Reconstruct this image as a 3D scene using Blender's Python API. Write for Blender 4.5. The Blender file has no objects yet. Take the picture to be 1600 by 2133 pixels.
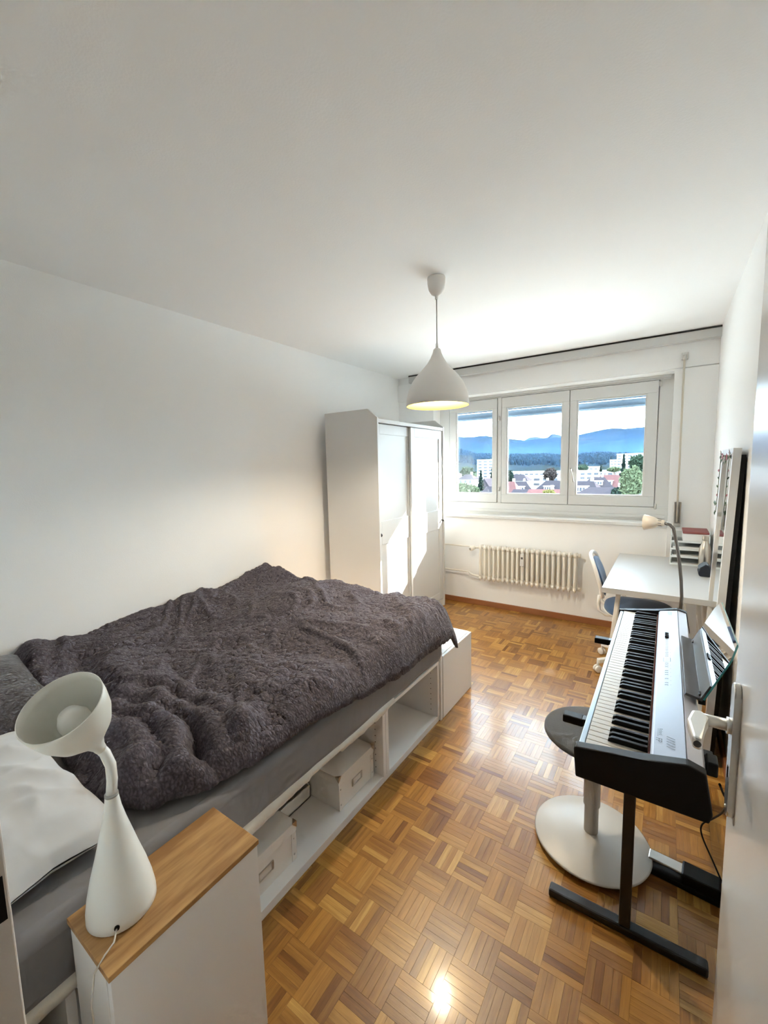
import bpy, bmesh, math, random
from math import sin, cos, pi, radians, sqrt, exp
from mathutils import Vector, Matrix, noise

random.seed(7)
S = bpy.context.scene
COL = S.collection

# ------------------------------------------------------------------ camera
F_PX, CX, CY, EYE = 872.0, 800.0, 1066.5, 1.5
def _axes():
    dy = Vector((1392 - CX, 960 - CY, F_PX)).normalized()
    dx = -Vector((-497 - CX, 1003 - CY, F_PX))
    dx = (dx - dy * dx.dot(dy)).normalized()
    return dx, dy, dx.cross(dy)
AX = _axes()
def _w(c):                      # camera (right, down, forward) -> world
    return Vector((AX[0].dot(c), AX[1].dot(c), AX[2].dot(c)))
def ray(px, py): return _w(Vector((px - CX, py - CY, F_PX)))
def P(px, py, Y):               # the point seen at a pixel, at distance Y down the room
    d = ray(px, py); d = d * (Y / d.y); return Vector((d.x, Y, EYE + d.z))
def proj(p):
    v = Vector(p) - Vector((0, 0, EYE))
    c = Vector((AX[0][0], AX[0][1], AX[0][2])) * v.x + AX[1] * v.y + AX[2] * v.z
    if c.z < 0.05: return None
    return CX + F_PX * c.x / c.z, CY + F_PX * c.y / c.z

cam = bpy.data.cameras.new('camera'); camo = bpy.data.objects.new('camera', cam)
COL.objects.link(camo); S.camera = camo
r, d, f = _w(Vector((1, 0, 0))), _w(Vector((0, 1, 0))), _w(Vector((0, 0, 1)))
M = Matrix((( r.x, -d.x, -f.x, 0), (r.y, -d.y, -f.y, 0), (r.z, -d.z, -f.z, EYE), (0, 0, 0, 1)))
camo.matrix_world = M
cam.sensor_fit = 'HORIZONTAL'; cam.sensor_width = 36.0; cam.lens = 36.0 * F_PX / 1600.0
cam.clip_start = 0.02; cam.clip_end = 60000

# ------------------------------------------------------------------ sky, sun, exposure
SKY_STRENGTH, SUN_STRENGTH, LAMP_W = 12.5, 52.0, 34.0
w = bpy.data.worlds.new('sky'); S.world = w; w.use_nodes = True
nt = w.node_tree; nt.nodes.clear()
o_ = nt.nodes.new('ShaderNodeOutputWorld'); bg = nt.nodes.new('ShaderNodeBackground')
tc = nt.nodes.new('ShaderNodeTexCoord'); mp = nt.nodes.new('ShaderNodeMapping'); mp.inputs['Scale'].default_value = (1.2, 1.2, 5.0)
nz = nt.nodes.new('ShaderNodeTexNoise'); nz.inputs['Scale'].default_value = 3.0; nz.inputs['Detail'].default_value = 6.0
cr = nt.nodes.new('ShaderNodeValToRGB')
cr.color_ramp.elements[0].position = 0.36; cr.color_ramp.elements[0].color = (0.52, 0.74, 1.0, 1)
cr.color_ramp.elements[1].position = 0.58; cr.color_ramp.elements[1].color = (0.76, 0.90, 1.0, 1)
nt.links.new(tc.outputs['Generated'], mp.inputs['Vector']); nt.links.new(mp.outputs[0], nz.inputs['Vector'])
nt.links.new(nz.outputs['Fac'], cr.inputs['Fac']); nt.links.new(cr.outputs['Color'], bg.inputs['Color'])
bg.inputs['Strength'].default_value = SKY_STRENGTH
nt.links.new(bg.outputs[0], o_.inputs['Surface'])

sun = bpy.data.lights.new('sun', 'SUN'); suno = bpy.data.objects.new('sun', sun); COL.objects.link(suno)
SUN_DIR = Vector((-1.0, -1.26, -0.94)).normalized()
suno.rotation_euler = SUN_DIR.to_track_quat('-Z', 'Y').to_euler(); suno.location = (6, 12, 9)
sun.energy = SUN_STRENGTH; sun.angle = radians(0.55); sun.color = (1.0, 0.965, 0.91)

S.cycles.max_bounces = 10; S.cycles.diffuse_bounces = 8; S.cycles.glossy_bounces = 4; S.cycles.transparent_max_bounces = 12
S.cycles.use_adaptive_sampling = True; S.cycles.adaptive_threshold = 0.08; S.cycles.adaptive_min_samples = 16; S.cycles.caustics_refractive = False; S.cycles.sample_clamp_indirect = 12.0
S.view_settings.view_transform = 'Standard'; S.view_settings.look = 'None'
S.view_settings.exposure = 0.92; S.view_settings.gamma = 1.0; S.view_settings.use_curve_mapping = False

# ------------------------------------------------------------------ helpers
def lin(c):
    return tuple(((v / 255.0) / 12.92 if v / 255.0 <= 0.04045 else ((v / 255.0 + 0.055) / 1.055) ** 2.4) for v in c)
MATS = {}
def mat(name, col, rough=0.5, metal=0.0, bump=0.0, bscale=60.0, var=0.0, vscale=4.0, spec=0.5, coat=0.0, sheen=0.0, stretch=(1, 1, 1), emit=None, estr=0.0, detail=3.0, coords='Object'):
    if name in MATS: return MATS[name]
    m = bpy.data.materials.new(name); m.use_nodes = True; n = m.node_tree
    b = n.nodes['Principled BSDF']
    b.inputs['Base Color'].default_value = (*col, 1); b.inputs['Roughness'].default_value = rough
    b.inputs['Metallic'].default_value = metal; b.inputs['Specular IOR Level'].default_value = spec
    b.inputs['Coat Weight'].default_value = coat
    if coat: b.inputs['Coat Roughness'].default_value = 0.12
    b.inputs['Sheen Weight'].default_value = sheen
    if emit: b.inputs['Emission Color'].default_value = (*emit, 1); b.inputs['Emission Strength'].default_value = estr
    t = n.nodes.new('ShaderNodeTexCoord'); mpn = n.nodes.new('ShaderNodeMapping'); mpn.inputs['Scale'].default_value = stretch
    n.links.new(t.outputs[coords], mpn.inputs['Vector'])
    vn = n.nodes.new('ShaderNodeTexNoise'); vn.inputs['Scale'].default_value = vscale; vn.inputs['Detail'].default_value = detail
    n.links.new(mpn.outputs[0], vn.inputs['Vector'])
    mx = n.nodes.new('ShaderNodeMix'); mx.data_type = 'RGBA'
    v = max(var, 0.012)
    mx.inputs[6].default_value = (*[c * (1 - v) for c in col], 1); mx.inputs[7].default_value = (*[min(1, c * (1 + v)) for c in col], 1)
    if var > 0.02: n.links.new(vn.outputs['Fac'], mx.inputs[0]); n.links.new(mx.outputs[2], b.inputs['Base Color'])
    if bump:
        bn = n.nodes.new('ShaderNodeTexNoise'); bn.inputs['Scale'].default_value = bscale; bn.inputs['Detail'].default_value = 1
        n.links.new(mpn.outputs[0], bn.inputs['Vector'])
        bp = n.nodes.new('ShaderNodeBump'); bp.inputs['Strength'].default_value = bump; bp.inputs['Distance'].default_value = 0.004
        n.links.new(bn.outputs['Fac'], bp.inputs['Height']); n.links.new(bp.outputs[0], b.inputs['Normal'])
    MATS[name] = m
    return m

def tag(o, label=None, cat=None, group=None, kind=None):
    if label: o['label'] = label
    if cat: o['category'] = cat
    if group: o['group'] = group
    if kind: o['kind'] = kind
    return o

def thing(name, loc, label, cat, group=None, kind=None, rz=0.0):
    o = bpy.data.objects.new(name, None); COL.objects.link(o); o.empty_display_size = 0.1
    o.location = loc; o.rotation_euler = (0, 0, rz)
    return tag(o, label, cat, group, kind)

def link(name, me, parent=None, local=False):
    o = bpy.data.objects.new(name, me); COL.objects.link(o)
    if parent is not None:
        o.parent = parent
        if not local and parent.type == 'EMPTY':
            o.matrix_parent_inverse = Matrix.Translation(parent.location).inverted()
    return o

class B:
    """collects shapes into one bmesh"""
    def __init__(s): s.bm = bmesh.new()
    def _add(s, vs, fs, mi=0, smooth=False):
        v = [s.bm.verts.new(p) for p in vs]
        out = []
        for f in fs:
            try:
                q = s.bm.faces.new([v[i] for i in f]); q.material_index = mi; q.smooth = smooth; out.append(q)
            except ValueError: pass
        return v, out
    def box(s, a, b, bev=0.0, mi=0, seg=2, smooth=False):
        (x0, y0, z0), (x1, y1, z1) = a, b
        x0, x1 = min(x0, x1), max(x0, x1); y0, y1 = min(y0, y1), max(y0, y1); z0, z1 = min(z0, z1), max(z0, z1)
        vs = [(x0, y0, z0), (x1, y0, z0), (x1, y1, z0), (x0, y1, z0), (x0, y0, z1), (x1, y0, z1), (x1, y1, z1), (x0, y1, z1)]
        v, fs = s._add(vs, [(0, 3, 2, 1), (4, 5, 6, 7), (0, 1, 5, 4), (1, 2, 6, 5), (2, 3, 7, 6), (3, 0, 4, 7)], mi)
        if bev > 0:
            es = list({e for f in fs for e in f.edges})
            r_ = bmesh.ops.bevel(s.bm, geom=es, offset=bev, segments=seg, affect='EDGES', profile=0.5)
            for f in r_['faces']: f.material_index = mi; f.smooth = smooth or seg > 2
        return s
    def obox(s, c, ax, hs, bev=0.0, mi=0):       # oriented box: centre, 3 axes, half sizes
        c = Vector(c); u, v_, w_ = [Vector(a).normalized() * h for a, h in zip(ax, hs)]
        vs = [c - u - v_ - w_, c + u - v_ - w_, c + u + v_ - w_, c - u + v_ - w_, c - u - v_ + w_, c + u - v_ + w_, c + u + v_ + w_, c - u + v_ + w_]
        vv, fs = s._add(vs, [(0, 3, 2, 1), (4, 5, 6, 7), (0, 1, 5, 4), (1, 2, 6, 5), (2, 3, 7, 6), (3, 0, 4, 7)], mi)
        if bev > 0:
            bmesh.ops.bevel(s.bm, geom=list({e for f in fs for e in f.edges}), offset=bev, segments=2, affect='EDGES', profile=0.5)
        return s
    def bar(s, p, q, wd, ht, bev=0.0, up=(0, 0, 1), mi=0):
        p, q = Vector(p), Vector(q); a = (q - p); L = a.length; a.normalize(); u = Vector(up)
        sd = a.cross(u).normalized(); u2 = sd.cross(a).normalized()
        return s.obox((p + q) / 2, (a, sd, u2), (L / 2, wd / 2, ht / 2), bev, mi)
    def tube(s, pts, r, n=10, mi=0, cap=True):
        pts = [Vector(p) for p in pts]; rs = r if isinstance(r, (list, tuple)) else [r] * len(pts)
        rings = []; prev = None
        for i, p in enumerate(pts):
            t = (pts[min(i + 1, len(pts) - 1)] - pts[max(i - 1, 0)]).normalized()
            if prev is None: u = t.orthogonal().normalized()
            else: u = (prev - t * prev.dot(t)).normalized()
            prev = u; v = t.cross(u)
            rings.append([s.bm.verts.new(p + (u * cos(2 * pi * k / n) + v * sin(2 * pi * k / n)) * rs[i]) for k in range(n)])
        for a, b in zip(rings, rings[1:]):
            for k in range(n):
                f = s.bm.faces.new((a[k], a[(k + 1) % n], b[(k + 1) % n], b[k])); f.smooth = True; f.material_index = mi
        if cap:
            f = s.bm.faces.new(rings[0][::-1]); f.material_index = mi
            f = s.bm.faces.new(rings[-1]); f.material_index = mi
        return s
    def lathe(s, prof, c=(0, 0, 0), axis=(0, 0, 1), n=32, mi=0, sx=1.0, sy=1.0):
        c = Vector(c); a = Vector(axis).normalized()
        u = Vector((1, 0, 0)) if abs(a.z) > 0.999 else a.orthogonal().normalized()
        v = a.cross(u)
        rings = []
        for (r_, z_) in prof:
            if r_ < 1e-6: rings.append([s.bm.verts.new(c + a * z_)])
            else: rings.append([s.bm.verts.new(c + a * z_ + u * r_ * sx * cos(2 * pi * k / n) + v * r_ * sy * sin(2 * pi * k / n)) for k in range(n)])
        for A, D in zip(rings, rings[1:]):
            for k in range(n):
                if len(A) == 1 and len(D) == 1: continue
                if len(A) == 1: q = (A[0], D[(k + 1) % n], D[k])
                elif len(D) == 1: q = (A[k], A[(k + 1) % n], D[0])
                else: q = (A[k], A[(k + 1) % n], D[(k + 1) % n], D[k])
                f = s.bm.faces.new(q); f.smooth = True; f.material_index = mi
        return s
    def prism(s, poly, axis, t0, t1, bev=0.0, mi=0):
        """poly in the two other axes (order kept), extruded from t0 to t1 along axis"""
        def pt(a, b, t): return (t, a, b) if axis == 'x' else ((a, t, b) if axis == 'y' else (a, b, t))
        n = len(poly)
        vs = [pt(a, b, t0) for a, b in poly] + [pt(a, b, t1) for a, b in poly]
        fs = [tuple(range(n))[::-1], tuple(range(n, 2 * n))] + [(i, (i + 1) % n, n + (i + 1) % n, n + i) for i in range(n)]
        v, ff = s._add(vs, fs, mi)
        if bev > 0:
            bmesh.ops.bevel(s.bm, geom=list({e for f in ff for e in f.edges}), offset=bev, segments=2, affect='EDGES', profile=0.5)
        return s
    def poly(s, pts, mi=0, smooth=False): s._add(pts, [tuple(range(len(pts)))], mi, smooth); return s
    def mesh(s, name, mats):
        me = bpy.data.meshes.new(name)
        bmesh.ops.recalc_face_normals(s.bm, faces=s.bm.faces)
        s.bm.to_mesh(me); s.bm.free()
        for m in (mats if isinstance(mats, (list, tuple)) else [mats]): me.materials.append(m)
        return me
    def build(s, name, mats, parent=None, local=False): return link(name, s.mesh(name, mats), parent, local)

def struct(o): o['kind'] = 'structure'; return o

# ------------------------------------------------------------------ materials
WALL = mat('wall_paint', (0.875, 0.88, 0.875), 0.9, bump=0.10, bscale=170, var=0.02, vscale=1.5)
CEIL = mat('ceiling_paint', (0.93, 0.935, 0.93), 0.92, bump=0.10, bscale=140, var=0.02, vscale=1.2)
WHITE = mat('white_lacquer', (0.62, 0.62, 0.61), 0.38, var=0.012)
WHITEM = mat('white_melamine', (0.80, 0.79, 0.77), 0.45, var=0.012, bump=0.02, bscale=300)
FRAMEP = mat('window_paint', (0.68, 0.68, 0.665), 0.4, var=0.015)
RADP = mat('radiator_paint', (0.76, 0.72, 0.64), 0.35, var=0.02)
STEELW = mat('white_powder_steel', (0.80, 0.77, 0.72), 0.35)
CHROME = mat('brushed_steel', (0.62, 0.61, 0.58), 0.28, 1.0, bump=0.02, bscale=200)
ALU = mat('aluminium', (0.80, 0.80, 0.78), 0.3, 0.85)
BLACK = mat('black_plastic', (0.004, 0.004, 0.0045), 0.5, spec=0.25, bump=0.02, bscale=400)
BLACKM = mat('black_steel', (0.018, 0.018, 0.019), 0.4, 0.2)
DARKGREY = mat('dark_grey_plastic', (0.06, 0.062, 0.066), 0.4)
DARK = mat('dark_bronze', (0.03, 0.026, 0.022), 0.4, 0.5)
BASEB = mat('brown_baseboard', lin((150, 96, 58)), 0.45, var=0.12, vscale=10, stretch=(0.6, 8, 8))

def wood_material(name, base, dark, rough=0.3, scale=(1.2, 14, 14), rings=3.0, coat=0.0, uv=False, rnd=False):
    m = bpy.data.materials.new(name); m.use_nodes = True; n = m.node_tree; b = n.nodes['Principled BSDF']
    t = n.nodes.new('ShaderNodeTexCoord'); mpn = n.nodes.new('ShaderNodeMapping'); mpn.inputs['Scale'].default_value = scale
    n.links.new(t.outputs['UV' if uv else 'Object'], mpn.inputs['Vector'])
    vec = mpn.outputs[0]
    if rnd:
        oi = n.nodes.new('ShaderNodeObjectInfo'); ad = n.nodes.new('ShaderNodeVectorMath'); ad.operation = 'ADD'
        ml = n.nodes.new('ShaderNodeMath'); ml.operation = 'MULTIPLY'; ml.inputs[1].default_value = 37.0
        n.links.new(oi.outputs['Random'], ml.inputs[0]); n.links.new(vec, ad.inputs[0]); n.links.new(ml.outputs[0], ad.inputs[1]); vec = ad.outputs[0]
    a1 = n.nodes.new('ShaderNodeTexNoise'); a1.inputs['Scale'].default_value = rings; a1.inputs['Detail'].default_value = 3; a1.inputs['Distortion'].default_value = 0.6
    a2 = n.nodes.new('ShaderNodeTexNoise'); a2.inputs['Scale'].default_value = rings * 6; a2.inputs['Detail'].default_value = 1
    n.links.new(vec, a1.inputs['Vector']); n.links.new(vec, a2.inputs['Vector'])
    mxf = n.nodes.new('ShaderNodeMath'); mxf.operation = 'MULTIPLY_ADD'; mxf.inputs[1].default_value = 0.35
    n.links.new(a2.outputs['Fac'], mxf.inputs[0]); n.links.new(a1.outputs['Fac'], mxf.inputs[2])
    crp = n.nodes.new('ShaderNodeValToRGB'); crp.color_ramp.elements[0].position = 0.42; crp.color_ramp.elements[1].position = 0.85
    crp.color_ramp.elements[0].color = (*base, 1); crp.color_ramp.elements[1].color = (*dark, 1)
    n.links.new(mxf.outputs[0], crp.inputs['Fac']); n.links.new(crp.outputs['Color'], b.inputs['Base Color'])
    bp = n.nodes.new('ShaderNodeBump'); bp.inputs['Strength'].default_value = 0.06; bp.inputs['Distance'].default_value = 0.002
    n.links.new(a2.outputs['Fac'], bp.inputs['Height']); n.links.new(bp.outputs[0], b.inputs['Normal'])
    b.inputs['Roughness'].default_value = rough; b.inputs['Coat Weight'].default_value = coat; b.inputs['Coat Roughness'].default_value = 0.1
    return m

def glass_material(name, tint=(1, 1, 1), refl=0.04):
    m = bpy.data.materials.new(name); m.use_nodes = True; n = m.node_tree; n.nodes.clear()
    out = n.nodes.new('ShaderNodeOutputMaterial'); tr = n.nodes.new('ShaderNodeBsdfTransparent'); gl = n.nodes.new('ShaderNodeBsdfGlossy')
    tr.inputs['Color'].default_value = (*tint, 1); gl.inputs['Roughness'].default_value = 0.02
    fr = n.nodes.new('ShaderNodeFresnel'); fr.inputs['IOR'].default_value = 1.35 if refl < 0.05 else 1.6
    mx = n.nodes.new('ShaderNodeMixShader'); n.links.new(fr.outputs[0], mx.inputs[0])
    n.links.new(tr.outputs[0], mx.inputs[1]); n.links.new(gl.outputs[0], mx.inputs[2]); n.links.new(mx.outputs[0], out.inputs['Surface'])
    return m
GLASS = glass_material('window_glass', (0.96, 0.98, 0.97))

# ------------------------------------------------------------------ the room shell
XL, XR, D, H, Y0 = -2.605, 0.295, 4.20, 2.50, 0.113
T = 0.12
struct(B().box((XL - T, Y0 - 0.14, 0), (XL, D + 0.5, H)).build('wall_left', WALL))
struct(B().box((XR, Y0, 0), (XR + T, D + 0.5, H)).build('wall_right', WALL))
struct(B().box((XL - T, Y0 - 0.14, H), (XR + T, D + 0.5, H + 0.12)).build('ceiling', CEIL))
# window wall with its opening, the parts round the niche
WX0, WX1, WZ0, WZ1 = -2.16, 0.015, 0.955, 2.225
wb = B()
wb.box((XL, D, 0), (XR, D + 0.32, WZ0)); wb.box((XL, D, WZ1), (XR, D + 0.32, H))
wb.box((XL, D, WZ0), (WX0, D + 0.32, WZ1)); wb.box((WX1, D, WZ0), (XR, D + 0.32, WZ1))
wall_w = struct(wb.build('wall_window', WALL))
struct(B().box((0.015, D - 0.028, 0.0), (XR, D, 2.225), 0.002).build('pier', WALL, wall_w))
struct(B().box((XL, D - 0.014, 2.235), (XR, D, 2.425), 0.002).build('shutter_casing', WALL, wall_w))
# doorway wall
DX0, DX1, DZ = -0.665, 0.20, 2.06
db = B()
db.box((XL, Y0 - 0.14, 0), (DX0, Y0, H)); db.box((DX1, Y0 - 0.14, 0), (XR + T, Y0, H)); db.box((DX0, Y0 - 0.14, DZ), (DX1, Y0, H))
struct(db.build('wall_door', WALL))
# hall behind the doorway
HY = -1.5
struct(B().box((-1.8, HY - T, 0), (1.2, HY, H)).build('wall_hall_rear', WALL))
struct(B().box((-1.8 - T, HY, 0), (-1.8, Y0 - 0.14, H)).build('wall_hall_left', WALL))
struct(B().box((1.2, HY, 0), (1.2 + T, Y0 - 0.14, H)).build('wall_hall_right', WALL))
struct(B().box((XR + T, Y0 - 0.14, 0), (1.2 + T, Y0, H)).build('wall_hall_front', WALL))
struct(B().box((-1.8 - T, HY - T, H), (1.2 + T, Y0 - 0.14, H + T)).build('ceiling_hall', CEIL))

# ------------------------------------------------------------------ parquet floor
SUB = mat('floor_joint', lin((120, 82, 44)), 0.8)
floor = struct(B().box((XL - T, HY - T, -0.12), (1.2 + T, D + 0.32, -0.0035)).build('floor', SUB))
FT = 0.90
TONES = [((184, 134, 66), (156, 108, 50)), ((196, 150, 82), (164, 118, 58)), ((168, 118, 56), (138, 92, 40)), ((208, 165, 98), (172, 128, 66)),
         ((176, 127, 64), (140, 96, 44)), ((146, 98, 50), (116, 74, 34)), ((188, 138, 70), (156, 108, 50)), ((160, 114, 62), (132, 90, 46))]
OAK = [wood_material('oak_strip_%s' % 'abcdefgh'[i], tuple(v * FT * q for v, q in zip(lin(a), (1.02, 1.0, 0.80))), tuple(v * FT * q for v, q in zip(lin(b), (1.02, 1.0, 0.80))), 0.34, (2.0, 30, 1), 2.2, coat=0.25, uv=True, rnd=True) for i, (a, b) in enumerate(TONES)]
TS = 0.1145; SW = TS / 5; GX, GY = -0.943, 0.814
def strip_geo(lx, ly, along_x, uvo=(0, 0)):
    """a thin plank with chamfered edges, centred, top at 0"""
    hx, hy, c = lx / 2 - 0.00010, ly / 2 - 0.00010, 0.00030
    vs = [(-hx, -hy, -0.0035), (hx, -hy, -0.0035), (hx, hy, -0.0035), (-hx, hy, -0.0035),
          (-hx, -hy, -c), (hx, -hy, -c), (hx, hy, -c), (-hx, hy, -c),
          (-hx + c, -hy + c, 0), (hx - c, -hy + c, 0), (hx - c, hy - c, 0), (-hx + c, hy - c, 0)]
    fs = [(8, 9, 10, 11), (4, 5, 9, 8), (5, 6, 10, 9), (6, 7, 11, 10), (7, 4, 8, 11), (0, 1, 5, 4), (1, 2, 6, 5), (2, 3, 7, 6), (3, 0, 4, 7)]
    uv = [((v[0], v[1]) if along_x else (v[1], v[0])) for v in vs]
    uv = [(a + uvo[0], b + uvo[1]) for a, b in uv]
    return vs, fs, uv
def make_mesh(name, vs, fs, uv, mats, mi=None):
    me = bpy.data.meshes.new(name); me.from_pydata(vs, [], fs)
    ul = me.uv_layers.new(name='UVMap')
    idx = [0] * len(me.loops); me.loops.foreach_get('vertex_index', idx)
    flat = []
    for i in idx: flat += uv[i]
    ul.data.foreach_set('uv', flat)
    for m in mats: me.materials.append(m)
    if mi: me.polygons.foreach_set('material_index', mi)
    return me
def build_floor():
    rng = random.Random(11); strips = []
    i0 = int((XL - GX) / TS) - 2; i1 = int((XR - GX) / TS) + 2
    j0 = int((Y0 - 0.14 - GY) / TS) - 2; j1 = int((D - GY) / TS) + 2
    for i in range(i0, i1 + 1):
        for j in range(j0, j1 + 1):
            ax = (i + j) % 2 != 0
            tt = rng.choices(range(8), [5, 4, 4, 2, 4, 2, 5, 3])[0]
            for k in range(5):
                if ax: x0, x1, y0, y1 = GX + i * TS, GX + (i + 1) * TS, GY + j * TS + k * SW, GY + j * TS + (k + 1) * SW
                else: x0, x1, y0, y1 = GX + i * TS + k * SW, GX + i * TS + (k + 1) * SW, GY + j * TS, GY + (j + 1) * TS
                full = True
                if x0 < XL: x0 = XL; full = False
                if x1 > XR: x1 = XR; full = False
                if y0 < HY: y0 = HY; full = False
                if y1 > D: y1 = D; full = False
                if x1 - x0 < 0.004 or y1 - y0 < 0.004: continue
                strips.append((x0, x1, y0, y1, ax, tt if rng.random() < 0.55 else rng.choices(range(8), [4, 3, 4, 3, 3, 3, 4, 3])[0], rng.gauss(0, 0.0022), rng.gauss(0, 0.0022), rng.uniform(-0.00012, 0.00008), full))
    def score(s):
        if not s[9]: return -1
        c = ((s[0] + s[1]) / 2, (s[2] + s[3]) / 2)
        if c[0] < -1.03 or (c[0] < -0.84 and c[1] < 0.66): return -1
        if c[0] > 0.10 and c[1] < 1.2: return -1
        a = [proj((s[0], s[2], 0)), proj((s[1], s[2], 0)), proj((s[1], s[3], 0)), proj((s[0], s[3], 0))]
        if any(p is None for p in a): return -1
        if not all(0 < p[0] < 1490 and p[1] < 2133 for p in a): return -1
        return abs(sum(a[q][0] * a[(q + 1) % 4][1] - a[(q + 1) % 4][0] * a[q][1] for q in range(4)))
    ranked = sorted(strips, key=score, reverse=True)
    near, rest = ranked[:300], ranked[300:]
    cache = {}
    for s in near:
        key = (s[4], s[5])
        if key not in cache:
            lx, ly = (TS, SW) if s[4] else (SW, TS)
            vs, fs, uv = strip_geo(lx, ly, s[4]); cache[key] = make_mesh('parquet_strip', vs, fs, uv, [OAK[s[5]]])
        o = bpy.data.objects.new('parquet_strip', cache[key]); COL.objects.link(o); o.parent = floor
        o.location = ((s[0] + s[1]) / 2, (s[2] + s[3]) / 2, s[8]); o.rotation_euler = (s[6], s[7], 0)
    V, Fc, U, MI = [], [], [], []
    for s in rest:
        vs, fs, uv = strip_geo(s[1] - s[0], s[3] - s[2], s[4], (rng.uniform(0, 50), rng.uniform(0, 50)))
        cx, cy = (s[0] + s[1]) / 2, (s[2] + s[3]) / 2; b = len(V)
        V += [(v[0] + cx, v[1] + cy, v[2] + s[8] - v[0] * s[7] + v[1] * s[6]) for v in vs]
        Fc += [tuple(q + b for q in f) for f in fs]; U += uv; MI += [s[5]] * len(fs)
    o = bpy.data.objects.new('parquet_strips', make_mesh('parquet_strips', V, Fc, U, OAK, MI)); COL.objects.link(o); o.parent = floor; o['kind'] = 'stuff'
build_floor()

# baseboards
struct(B().box((XL, D - 0.014, 0), (XR, D, 0.058), 0.003).build('baseboard_window', BASEB))
struct(B().box((XL, Y0, 0), (XL + 0.014, D, 0.058), 0.003).build('baseboard_left', BASEB))
struct(B().box((XR - 0.014, Y0 + 0.1, 0), (XR, D, 0.058), 0.003).build('baseboard_right', BASEB))

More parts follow.
